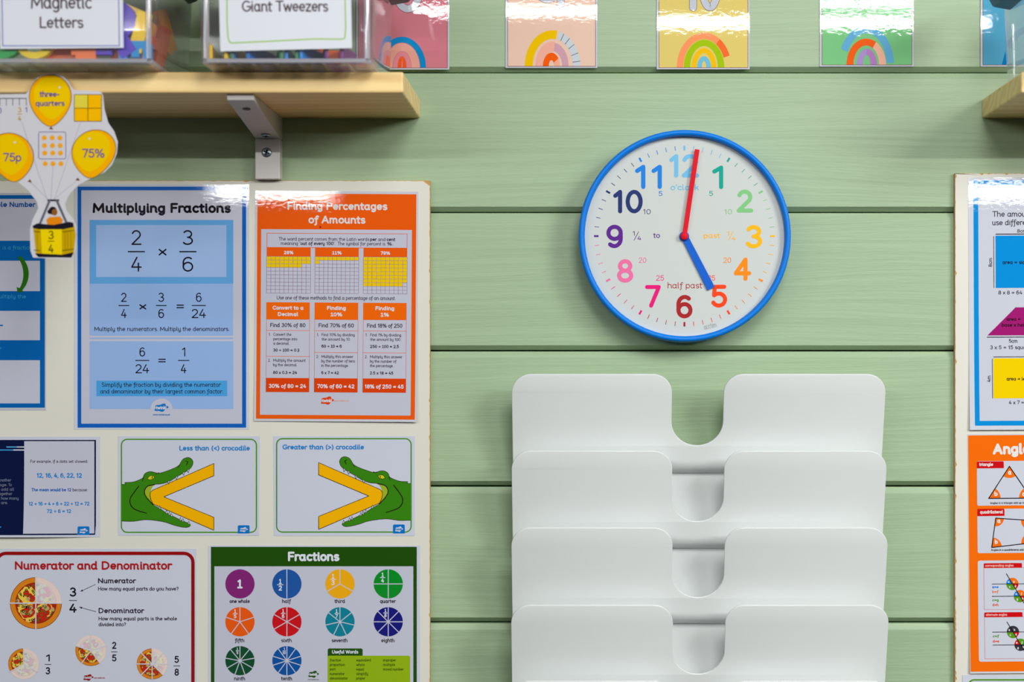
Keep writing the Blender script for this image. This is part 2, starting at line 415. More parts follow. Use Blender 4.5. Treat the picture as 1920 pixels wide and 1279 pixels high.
def pine_mat(c0=(255, 222, 156), c1=(240, 196, 128)):
    m = bpy.data.materials.new('pine'); m.use_nodes = True; nt = m.node_tree; b = nt.nodes['Principled BSDF']; L = nt.links.new
    tc = node(nt, 'ShaderNodeTexCoord')
    mp = node(nt, 'ShaderNodeMapping'); mp.inputs['Scale'].default_value = (1.2, 26, 30); L(tc.outputs['Object'], mp.inputs[0])
    nw = node(nt, 'ShaderNodeTexNoise'); nw.inputs['Scale'].default_value = 1.4; nw.inputs['Detail'].default_value = 2; L(mp.outputs[0], nw.inputs['Vector'])
    wv = node(nt, 'ShaderNodeTexWave', wave_type='BANDS', bands_direction='DIAGONAL'); wv.inputs['Scale'].default_value = 0.9; wv.inputs['Distortion'].default_value = 9; wv.inputs['Detail'].default_value = 2; L(mp.outputs[0], wv.inputs['Vector'])
    mt = node(nt, 'ShaderNodeMath', operation='MULTIPLY'); L(nw.outputs[0], mt.inputs[0]); L(wv.outputs['Fac'], mt.inputs[1])
    cr = node(nt, 'ShaderNodeValToRGB'); cr.color_ramp.elements[0].position = 0.05; cr.color_ramp.elements[0].color = lin(c0); cr.color_ramp.elements[1].position = 0.75; cr.color_ramp.elements[1].color = lin(c1); L(mt.outputs[0], cr.inputs[0])
    mk = node(nt, 'ShaderNodeMapping'); mk.inputs['Scale'].default_value = (5, 14, 14); L(tc.outputs['Object'], mk.inputs[0])
    vo = node(nt, 'ShaderNodeTexVoronoi'); vo.inputs['Scale'].default_value = 1.0; L(mk.outputs[0], vo.inputs['Vector'])
    kr = node(nt, 'ShaderNodeValToRGB'); kr.color_ramp.elements[0].color = (0.45, 0.36, 0.28, 1); kr.color_ramp.elements[1].position = 0.13; kr.color_ramp.elements[1].color = (1, 1, 1, 1); L(vo.outputs['Distance'], kr.inputs[0])
    mx = node(nt, 'ShaderNodeMix', data_type='RGBA', blend_type='MULTIPLY'); mx.inputs['Factor'].default_value = 1.0; L(cr.outputs[0], mx.inputs[6]); L(kr.outputs[0], mx.inputs[7])
    L(mx.outputs[2], b.inputs['Base Color']); b.inputs['Roughness'].default_value = 0.5
    bp = node(nt, 'ShaderNodeBump'); bp.inputs['Strength'].default_value = 0.15; bp.inputs['Distance'].default_value = 0.0008; L(mt.outputs[0], bp.inputs['Height']); L(bp.outputs[0], b.inputs['Normal'])
    return m

def clear_mat(name, tint=(0.985, 0.985, 0.99), haze=0.05):
    m = bpy.data.materials.new(name); m.use_nodes = True; nt = m.node_tree; nt.nodes.clear(); L = nt.links.new
    out = node(nt, 'ShaderNodeOutputMaterial')
    tr = node(nt, 'ShaderNodeBsdfTransparent'); tr.inputs[0].default_value = tint + (1,)
    df = node(nt, 'ShaderNodeBsdfDiffuse'); df.inputs[0].default_value = (0.80, 0.79, 0.86, 1)
    tl = node(nt, 'ShaderNodeBsdfTranslucent'); tl.inputs[0].default_value = (0.80, 0.79, 0.86, 1)
    hz = node(nt, 'ShaderNodeMixShader'); hz.inputs[0].default_value = 0.5; L(df.outputs[0], hz.inputs[1]); L(tl.outputs[0], hz.inputs[2])
    # milkier where the path through the wall is longer
    lw = node(nt, 'ShaderNodeLayerWeight'); lw.inputs[0].default_value = 0.35
    pw = node(nt, 'ShaderNodeMath', operation='POWER'); pw.inputs[1].default_value = 4.0; L(lw.outputs['Facing'], pw.inputs[0])
    ma = node(nt, 'ShaderNodeMath', operation='MULTIPLY_ADD'); ma.inputs[1].default_value = 0.3; ma.inputs[2].default_value = haze; L(pw.outputs[0], ma.inputs[0])
    m1 = node(nt, 'ShaderNodeMixShader'); L(ma.outputs[0], m1.inputs[0]); L(tr.outputs[0], m1.inputs[1]); L(hz.outputs[0], m1.inputs[2])
    gl = node(nt, 'ShaderNodeBsdfGlossy'); gl.inputs['Roughness'].default_value = 0.06; gl.inputs[0].default_value = (1, 1, 1, 1)
    l5 = node(nt, 'ShaderNodeLayerWeight'); l5.inputs[0].default_value = 0.5
    p5 = node(nt, 'ShaderNodeMath', operation='POWER'); p5.inputs[1].default_value = 5.0; L(l5.outputs['Facing'], p5.inputs[0])
    fr = node(nt, 'ShaderNodeMath', operation='MULTIPLY_ADD'); fr.inputs[1].default_value = 0.9; fr.inputs[2].default_value = 0.03; L(p5.outputs[0], fr.inputs[0])
    m2 = node(nt, 'ShaderNodeMixShader'); L(fr.outputs[0], m2.inputs[0]); L(m1.outputs[0], m2.inputs[1]); L(gl.outputs[0], m2.inputs[2])
    L(m2.outputs[0], out.inputs[0])
    return m

def plain_mat(name, col, rough, bump=0.0, scale=200, dist=0.0005, spec=0.5):
    m = bpy.data.materials.new(name); m.use_nodes = True; nt = m.node_tree; b = nt.nodes['Principled BSDF']; L = nt.links.new
    b.inputs['Base Color'].default_value = lin(col); b.inputs['Roughness'].default_value = rough
    b.inputs['Specular IOR Level'].default_value = spec
    if bump:
        tc = node(nt, 'ShaderNodeTexCoord'); n1 = node(nt, 'ShaderNodeTexNoise'); n1.inputs['Scale'].default_value = scale; L(tc.outputs['Object'], n1.inputs['Vector'])
        bp = node(nt, 'ShaderNodeBump'); bp.inputs['Strength'].default_value = bump; bp.inputs['Distance'].default_value = dist; L(n1.outputs[0], bp.inputs['Height']); L(bp.outputs[0], b.inputs['Normal'])
    return m

WALL = wall_mat(); PINE = pine_mat()
CLEAR = clear_mat('clear_plastic')
BOARD = plain_mat('white_faced_board', (222, 219, 208), 0.42, 0.1, 60, 0.0003)
MDF = plain_mat('raw_board_edge', (196, 152, 88), 0.85, 0.5, 500, 0.0005)
WOODWHITE = plain_mat('white_painted_wood', (214, 208, 206), 0.5, 0.15, 80, 0.0006)
RACK = plain_mat('white_glossy_plastic', (234, 237, 237), 0.13, 0.02, 40, 0.0003)
rb = RACK.node_tree.nodes['Principled BSDF']
_t = node(RACK.node_tree, 'ShaderNodeBsdfTranslucent'); _t.inputs[0].default_value = (0.9, 0.91, 0.92, 1)
_x = node(RACK.node_tree, 'ShaderNodeMixShader'); _x.inputs[0].default_value = 0.08
RACK.node_tree.links.new(rb.outputs[0], _x.inputs[1]); RACK.node_tree.links.new(_t.outputs[0], _x.inputs[2]); RACK.node_tree.links.new(_x.outputs[0], RACK.node_tree.nodes['Material Output'].inputs[0])
MILKY = clear_mat('milky_plastic', haze=0.7)

# ------------------------------------------------------------------ the wall of boards
def build_wall():
    bm = bmesh.new()
    G = [-1400, -1143, -885, -628, -380, -125, 135, 397.5, 657.5, 912, 1168, 1424, 1680, 1936, 2190, 2446]      # joints, photograph pixels
    x0, x1 = -1.75, 1.55
    prof = []                                   # (y, z) going down; joint: lower edge chamfered more than the upper
    zt = P(0, -1400).z + 0.1
    prof.append((0, zt))
    for g in G:
        z = P(0, g).z
        prof += [(0.0, z + 10 * S), (0.0072, z + 1.7 * S), (0.024, z + 1.5 * S), (0.024, z - 1.5 * S), (0.0036, z - 1.7 * S), (0.0, z - 13 * S)]
    prof.append((0, 0.0))
    va = [bm.verts.new((x0, y, z)) for y, z in prof]; vb = [bm.verts.new((x1, y, z)) for y, z in prof]
    for i in range(len(prof) - 1): bm.faces.new((va[i], va[i + 1], vb[i + 1], vb[i]))
    # back of the boarding
    ba = [bm.verts.new((x0, 0.03, z)) for z in (zt, 0.0)]; bb = [bm.verts.new((x1, 0.03, z)) for z in (zt, 0.0)]
    bm.faces.new((ba[0], bb[0], bb[1], ba[1]))
    bmesh.ops.recalc_face_normals(bm, faces=bm.faces)
    o = bm_obj('wall_back', bm, WALL, loc=(0, 0, P(0, 135).z))
    tag(o, 'pale green painted wall of horizontal chamfered pine boards', None, None, 'structure')
build_wall()
bmf = bmesh.new(); box_bm(bmf, (-4, -9, -0.05), (4, 0.03, 0))
o = bm_obj('floor', bmf, plain_mat('grey_carpet', (44, 38, 33), 0.9, 0.3, 300)); tag(o, 'grey carpet floor of the classroom', None, None, 'structure')

# ------------------------------------------------------------------ shelves and bracket
SH_TOP = P(0, 186).z; SH_BOT = P(0, 222).z; SH_D = 0.173
def shelf(name, xa, xb, label):
    bm = bmesh.new(); box_bm(bm, (xa, -SH_D, SH_BOT), (xb, -0.0003, SH_TOP))
    o = bm_obj(name, bm, PINE, loc=((xa + xb) / 2, -SH_D / 2, SH_BOT)); bevel(o, 0.0022, 2)
    return tag(o, label, 'shelf', 'pine wall shelves')
shelf('wall_shelf', -1.25, P(787.5, 0).x, 'long pine shelf carrying clear storage boxes above the white display board')
shelf('wall_shelf', P(1841, 0).x, 1.15, 'pine shelf end at the right edge, above the board of angle posters')

def screw(c, r, parent, ax='Y'):
    bm = bmesh.new()
    prof = [(0.0001, 0.0016), (r * 0.75, 0.0014), (r, 0.0006), (r, 0.0)]
    lathe_bm(bm, prof, (0, 0), 24)
    # dark raised bars stand in for the shade in the cross recess
    for a in (20, 110):
        b2 = bmesh.new(); box_bm(b2, (-r * 0.62, -0.0019, -r * 0.13), (r * 0.62, -0.0012, r * 0.13), 1)
        bmesh.ops.rotate(b2, verts=b2.verts, cent=(0, 0, 0), matrix=Matrix.Rotation(R(a), 3, 'Y'))
        t = bpy.data.meshes.new('t'); b2.to_mesh(t); b2.free(); bm.from_mesh(t); bpy.data.meshes.remove(t)
    me = bpy.data.meshes.new('screw'); bm.to_mesh(me); bm.free(); me.materials.append(M((160, 178, 190), 'metal')); me.materials.append(M((25, 28, 32), 'matte'))
    return link_mesh('screw', me, parent, c)

def bracket():
    xa, xb = P(476, 0, 0.023).x, P(523, 0, 0.023).x
    root = empty('shelf_bracket', ((xa + xb) / 2, 0, P(0, 335, 0.02).z), 'white painted wooden bracket holding up the long pine shelf', 'bracket')
    zl = P(0, 258, 0.023).z
    bm = bmesh.new()
    zt = SH_BOT - 0.0002
    fs = prism_bm(bm, [(-0.0003, zt), (-0.166, zt), (-0.163, zt - 0.0062), (-0.017, zl), (-0.0003, zl)], 'X', xa, xb)
    o = bm_obj('brace', bm, WOODWHITE, root, root.location); bevel(o, 0.0008, 2)
    bm = bmesh.new(); box_bm(bm, (xa, -0.017, P(0, 338.5, 0.0066).z + 0.0003), (xb, -0.0003, zl - 0.0002))
    o = bm_obj('upright', bm, WOODWHITE, root, root.location); bevel(o, 0.0012, 2)
    s = screw(P(500, 286, 0.0171), 0.0059, root); s['label'] = 'zinc cross-head screw in the upright'
    f_ = 0.78; ang = math.atan2(0.14, (zt - 0.0062) - zl)
    bm = bmesh.new(); lathe_bm(bm, [(0.0001, 0.0003), (0.0046, 0.0003), (0.0048, 0.0)], (0, 0), 20); me = bpy.data.meshes.new('screw_hole_shade'); bm.to_mesh(me); bm.free(); me.materials.append(M((96, 88, 86), 'matte'))  # flat dark disc, its colour stands in for the hole's shade
    ho = link_mesh('screw_hole_shade', me, root, ((xa + xb) / 2, -(0.023 + 0.14 * f_), zl + ((zt - 0.0062) - zl) * f_)); ho.rotation_euler = (ang, 0, 0); ho['label'] = 'dark disc painted for the shade in a countersunk hole near the front'
    # screw sunk in the slope
    s2 = screw(P(496.5, 257, 0.025), 0.0055, root)
    sl = math.atan2(0.14, (zt - 0.0062) - zl)
    s2.location = Vector(P(498, 254, 0.034)) - root.location; s2.location.y = -0.0325
    s2.location.z = (zl + (0.0325 - 0.023) / 0.14 * ((zt - 0.0062) - zl)) - root.location.z
    s2.rotation_euler = (sl, 0, 0)
bracket()

# ------------------------------------------------------------------ display boards with chipped edges
def board(name, xa, xb, zt, zb, label, side, t=0.009, corner=False):
    root = empty(name, ((xa + xb) / 2, 0, zb), label, 'display board', 'white display boards')
    bm = bmesh.new(); box_bm(bm, (xa, -t, zb), (xb, -0.0003, zt))
    core = bm_obj('core', bm, MDF, root, root.location)
    rnd = random.Random(3 if side > 0 else 5)
    # the white face: its outline is chipped along the sawn edges
    def chip(k, big):
        v = abs(rnd.gauss(0, 0.00035))
        if rnd.random() < big: v += rnd.uniform(0.0008, 0.0022)
        return 0.0003 + v
    out = []
    n = 260; m_ = 220
    for i in range(n + 1): out.append((xa + (xb - xa) * i / n, zt - chip(i, 0.02)))
    ev = xb if side > 0 else xa
    edge = []
    for i in range(m_ + 1):
        z = zt + (zb - zt) * i / m_
        big = 0.03 if side > 0 else (0.02 if z > P(0, 850).z else 0.09)
        edge.append((ev - side * chip(i, big), z))
    if side > 0:
        if corner: out = [p for p in out if p[0] < xb - 0.005]; edge = [p for p in edge if p[1] < zt - 0.006]
        out = out + edge + [(xa, zb)]
    else: out = [(xb, zb)] + edge[::-1] + out
    bm = bmesh.new(); prism_bm(bm, out, 'Y', -t - 0.0006, -t)
    bm_obj('face', bm, BOARD, root, root.location)
    return root
T = 0.006
BF = T + 0.0006
board('display_board', -1.30, P(806.5, 0, BF).x, P(0, 338.5, BF).z, P(0, 1500).z, 'white display board with scuffed edge under the long shelf, full of fraction posters', 1, T, True)
board('display_board', P(1790.5, 0, BF).x, 1.15, P(0, 325, BF).z, P(0, 1500).z, 'white chipped display board at the right with the area and angles posters', -1, T)

# ------------------------------------------------------------------ posters
PD = BF + 0.0004            # depth of the face of a sheet fixed to a board
BLK = M((28, 22, 30)); DK = M((45, 36, 48))
PAPER = M((196, 197, 214)); PALE = M((205, 208, 224)); WHITE = M((222, 222, 230)); CLEARED = M((208, 210, 218))

def frac(p, n, d, cx, y0, ybar, y1, h, wt, mat, bw, bt=2.0, L=4, wn=None, wd=None):
    p.num(n, cx, y0, y0 + h, wt, mat, L, wn); p.num(d, cx, y1 - h, y1, wt, mat, L, wd)
    p.rect(cx - bw / 2, ybar - bt / 2, cx + bw / 2, ybar + bt / 2, mat, L)

def curl_bottom(h, pw=3.0, side=0.0):
    return lambda u, v: h * (1 - v) ** pw * (1 - side + side * u)
def bow(h):                 # a laminated sheet that bellies off the board a little between its fixings
    return lambda u, v: h * math.sin(math.pi * u) * math.sin(math.pi * v)

def multiplying_fractions():
    p = Print(PD); B = M((22, 96, 190)); b1 = M((100, 165, 224)); b2 = M((158, 186, 232)); b3 = M((150, 182, 232)); b4 = M((76, 162, 228))
    p.sheet([(139, 346), (467, 346), (467, 805.5), (139, 805.5)], M((206, 210, 222)))
    p.rect(145.5, 350, 461.5, 802, B, 1); p.rect(152.5, 357, 454, 794.5, PAPER, 2)
    p.rect(168, 412.5, 437.5, 532, b1, 3); p.rect(180.5, 422, 424.5, 519.5, b2, 4)
    p.rect(168, 532, 437, 629.5, b3, 3); p.rect(168, 633, 437, 635.8, b3, 3); p.rect(168, 640, 437.5, 767, b3, 3)
    p.text('Multiplying Fractions', 174, 433, 399.5, 19, 0.22, BLK, 5, big=True)
    for n, d, cx in (('2', '4', 256), ('3', '6', 352.5)): frac(p, n, d, cx, 431.5, 472, 509.5, 28, 0.10, BLK, 32, 2.4, 5, 19, 20)
    p.text('*', 297.5, 312.5, 482.5, 22, 0.125, BLK, 5, big=True)
    frac(p, '2', '4', 232.5, 549, 573, 596.5, 17, 0.11, BLK, 20, 1.7, 5); frac(p, '3', '6', 302.5, 549, 573, 596.5, 17, 0.11, BLK, 20, 1.7, 5)
    frac(p, '6', '24', 373, 549, 573, 596.5, 17, 0.11, BLK, 26, 1.7, 5, None, 27)
    p.text('*', 261.5, 274.5, 583, 17, 0.14, BLK, 5); p.text('=', 331, 345, 583, 19, 0.11, BLK, 5)
    p.text('Multiply the numerators. Multiply the denominators.', 177, 430, 621, 8.2, 0.13, DK, 5)
    frac(p, '6', '24', 267, 651.5, 676, 700, 17, 0.11, BLK, 26, 1.7, 5, None, 26); frac(p, '1', '4', 344.5, 651.5, 676, 700, 17, 0.11, BLK, 21, 1.7, 5, 6)
    p.text('=', 297, 311, 684.5, 19, 0.11, BLK, 5)
    p.rect(181, 714, 426, 743, b4, 4)
    p.text('Simplify the fraction by dividing the numerator', 191, 414.5, 725.5, 8.2, 0.13, DK, 5)
    p.text('and denominator by their largest common factor.', 188, 418.5, 738, 8.2, 0.13, DK, 5)
    p.face(circ(303, 768.5, 21, 21, 24, 0, 180), PAPER, 4)
    p.cloud(302.5, 764.5, 28, 16, M((20, 120, 200)), 5, WHITE); p.text('www.twinkl.co.uk', 287, 319, 779, 3, 0.22, M((20, 120, 200)), 5)
    p.build('fraction_poster', 'blue-bordered poster headed Multiplying Fractions with two by four times three by six', 'poster', 'posters on the left board')

def finding_percentages():
    p = Print(PD); O = M((238, 92, 18)); O2 = M((222, 66, 16)); T1 = M((226, 220, 220)); Y = M((240, 200, 8)); LN = M((150, 120, 150))
    X = M((70, 55, 75))
    p.sheet([(477.5, 358.5), (783, 358.5), (783, 790.5), (477.5, 790.5)], M((205, 206, 216)))
    p.rect(481.5, 363.5, 779.5, 786, O, 1); p.rect(489, 430.5, 771.5, 778.5, PAPER, 2)
    p.text('Finding Percentages', 538, 725.5, 394, 15, 0.2, T1, 4, big=True); p.text('of Amounts', 577.5, 684.5, 419.5, 15, 0.2, T1, 4, big=True)
    p.disc(600, 426, 1.8, M((170, 10, 30)), 4, n=12); p.disc(599, 523, 1.0, M((190, 60, 80)), 6, n=10)
    p.frame(499.5, 437.5, 763, 465, 0.9, O, 3)
    p.text('The word percent comes from the Latin words', 521.5, 692, 451.7, 6.6, 0.12, X); p.text('per', 693.5, 706, 451.7, 6.6, 0.19, X); p.text('and', 708, 722.5, 451.7, 6.6, 0.12, X); p.text('cent', 724.5, 740.5, 451.7, 6.6, 0.19, X)
    p.text('meaning', 526, 558, 460, 6.6, 0.12, X); p.text("'out of every 100'.", 561.5, 628, 460, 6.6, 0.18, X); p.text('The symbol for percent is', 632, 722, 460, 6.6, 0.12, X); p.text('%.', 725.5, 736.5, 460, 6.6, 0.19, X)
    cols = ((499.5, 582), (590.2, 672.2), (681, 763))
    for (a, b), t, full, ex in zip(cols, ('28%', '^^%', '79%'), (2, 1, 7), (8, 1, 9)):
        p.rect(a, 465, b, 481.5, O, 3); c = (a + b) / 2; p.text(t, c - 9, c + 9, 477.5, 6.6, 0.22, WHITE, 5)
        y0, y1 = 481.5, 550.3; cw = (b - a) / 10; ch = (y1 - y0) / 10
        p.rect(a, y0, b, y0 + full * ch, Y, 3); p.rect(a, y0 + full * ch, a + ex * cw, y0 + (full + 1) * ch, Y, 3)
        for i in range(11):
            p.rect(a + i * cw - 0.3, y0, a + i * cw + 0.3, y1, LN, 4); p.rect(a, y0 + i * ch - 0.3, b, y0 + i * ch + 0.3, LN, 4)
    p.text('Use one of these methods to find a percentage of an amount.', 519, 741.5, 562.3, 7.2, 0.12, X)
    cols = ((499.5, 581), (590, 671.8), (681, 762.4))
    H = (('Convert to a', 'Decimal'), ('Finding', '^0%'), ('Finding', '^%')); HW = ((29, 19), (17.7, 11), (17.7, 8))
    F = ('Find 30% of 80', 'Find 70% of 60', 'Find 18% of 250'); RS = ('30% of 80 = 24', '70% of 60 = 42', '18% of 250 = 45')
    B1 = (('Convert the', 'percentage into', 'a decimal.'), ('Find 10% by dividing', 'the amount by 10.'), ('Find 1% by dividing', 'the amount by 100.'))
    W1 = ((34, 45, 30), (62, 54), (58, 58)); E1 = (('30 ~ ^00 = 0.3', 49), ('60 ~ ^0 = 6', 38), ('250 ~ ^00 = 2.5', 54))
    B2 = (('Multiply the amount', 'by the decimal.'), ('Multiply this answer', 'by the number of tens', 'in the percentage.'), ('Multiply this answer', 'by the number of', 'the percentage.'))
    W2 = ((61, 45), (60, 63, 51), (61, 50, 44)); E2 = (('80 x 0.3 = 24', 45), ('6 x 7 = 42', 33), ('2.5 x 18 = 45', 44))
    for i, (a, b) in enumerate(cols):
        c = (a + b) / 2; mid = 668.8 if i == 0 else 661.3
        p.rect(a, 567.5, b, 599, M((245, 104, 14)), 3)
        for t, w, y in zip(H[i], HW[i], (581.5, 593.5)): p.text(t, c - w, c + w, y, 7.6, 0.23, WHITE, 5)
        for y0, y1 in ((599, 620.6), (620, 710)): p.frame(a, y0, b, y1, 0.7, O, 3)
        p.rect(a, mid - 0.4, b, mid + 0.4, O, 3)
        p.text(F[i], c - 33, c + 33, 614, 7.6, 0.15, DK)
        x = a + 13.5
        p.text('1.', a + 5, a + 8, 630.5, 5.6, 0.13, X)
        for k, (t, w) in enumerate(zip(B1[i], W1[i])): p.text(t, x, x + w, 630.5 + 8.4 * k, 5.6, 0.13, X)
        p.text(E1[i][0], x, x + E1[i][1], 660 if i == 0 else 652.2, 5.8, 0.19, DK)
        ys = 679 if i == 0 else 671.4
        p.text('2.', a + 4, a + 8, ys, 5.6, 0.13, X)
        for k, (t, w) in enumerate(zip(B2[i], W2[i])): p.text(t, x, x + w, ys + 8.4 * k, 5.6, 0.13, X)
        p.text(E2[i][0], x, x + E2[i][1], 702, 5.8, 0.19, DK)
        p.rect(a, 710, b, 735.8, O2, 4); w = 35 if i < 2 else 36.5; p.text(RS[i], c - w, c + w, 728.3, 7.8, 0.2, WHITE, 5)
    p.cloud(614.8, 751.3, 26, 16, O2, 3, WHITE); p.text('visit twinkl.com', 628, 656, 753, 3, 0.15, M((240, 150, 90)), 3)
    p.build('percentage_poster', 'orange poster headed Finding Percentages of Amounts with three yellow grids', 'poster', 'posters on the left board', rot=0.33, pivot=(630, 575),
            curl=lambda u, v: 0.0035 * (1 - v) ** 4 * (0.3 + 0.7 * u))

def whole_number():
    p = Print(PD); B = M((10, 98, 176)); C = M((60, 160, 205))
    p.sheet([(-240, 362), (86, 362), (86, 769.5), (-240, 769.5)], M((190, 192, 208)))
    p.rect(-236, 366, 84, 764.5, B, 1)
    for y0, y1 in ((373, 451.5), (489, 546), (583, 638), (675.5, 756.5)): p.rect(-229, y0, 75, y1, PAPER, 2)
    p.text('Whole', -30, 13.5, 388.5, 10, 0.2, M((28, 84, 160)), 4); p.text('Number', 18, 67, 388.5, 10, 0.2, M((28, 84, 160)), 4)
    p.text('Remember that is a fraction', -72, 61, 468, 7.5, 0.12, C, 4); p.text('multiply the', -10, 49, 559.5, 7.5, 0.13, C, 4)
    p.rect(-30, 609, 5.5, 611.5, B, 3); p.text('>', -2, 3, 656, 7, 0.14, C, 4)
    pts = [(x, y) for x, y in circ(2, 514, 47, 47, 16, 44, -40)]
    G = M((44, 112, 22)); n = len(pts)
    A = []; Bq = []
    for i, (x, y) in enumerate(pts):
        t = i / (n - 1); w = 3 + 2 * math.sin(math.pi * t); a = R(44 - 84 * t)
        A.append((x + w * math.cos(a), y - w * math.sin(a))); Bq.append((x - w * math.cos(a), y + w * math.sin(a)))
    p.strip(A, Bq, G, 4); p.poly([(31.5, 538), (42, 543), (43.5, 547.5), (33, 548.5)], G, 5)
    p.build('fraction_poster', 'blue striped poster at the left edge with a green curved arrow, heading ends Whole Number', 'poster', 'posters on the left board')

def logo_tile(p, x0, y0, x1, y1):
    p.face([(x0, y1), (x1, y1)] + rrect_pts(x0, y0, x1, y0 + 6, 2.5)[:14], M((14, 116, 200)), 3)
    p.cloud((x0 + x1) / 2, (y0 + y1) / 2 + 0.5, (x1 - x0) * 0.72, (y1 - y0) * 0.62, PALE, 4, M((14, 116, 200)))

def mean_card():
    p = Print(PD); N = M((16, 26, 66)); B = M((24, 130, 205)); G = M((120, 126, 150))
    p.sheet([(-150, 819), (187.5, 819), (187.5, 1007), (-150, 1007)], PALE)
    p.rect(-146, 825, 180, 1003, N, 1); p.rect(45.5, 827.3, 177, 1000.3, PAPER, 2)
    p.rect(12, 837.2, 32, 839.3, M((90, 170, 225)), 2); p.rect(32, 837.2, 45.5, 839.3, PALE, 2)
    p.rect(-30, 842.8, 25, 845, M((60, 150, 215)), 2); p.rect(25, 842.8, 45.5, 845, PALE, 2); p.rect(-30, 987, 4, 989, M((60, 150, 215)), 2)
    for t, a, b, y in (('another', -3, 21.5, 903), ('average.', -19, 14, 911.8), ('To', 16, 22.5, 911.8), ('data, add all', -18, 27, 920.2), ('together', -4, 24, 928.5), ('how many', 3, 35.5, 937), ('there are.', -18, 15.5, 945.3)):
        p.text(t, a, b, y, 5.6, 0.13, G, 3)
    p.text('For example, if a data set showed:', 57, 165, 868, 5.8, 0.13, DK, 3)
    p.text('12, 16, 4, 6, 22, 12', 69, 154, 896, 9, 0.2, B, 3); p.text('The mean would be 12', 59, 134, 921.5, 6.2, 0.2, M((28, 96, 180)), 3); p.text('because:', 136.5, 164.5, 921.5, 6, 0.13, DK, 3)
    p.text('12 + 16 + 4 + 6 + 22 + 12 = 72', 54.5, 168, 948, 7.2, 0.2, B, 3); p.text('72 ~ 6 = 12', 88.5, 134, 962, 7.2, 0.2, B, 3)
    logo_tile(p, 146, 987, 168, 1003)
    p.build('maths_card', 'navy and white card about the mean of a data set at the left edge', 'card', 'cards on the left board', curl=lambda u, v: 0.0045 * (1 - v) ** 3 * math.sin(math.pi * min(1, u * 1.02)))

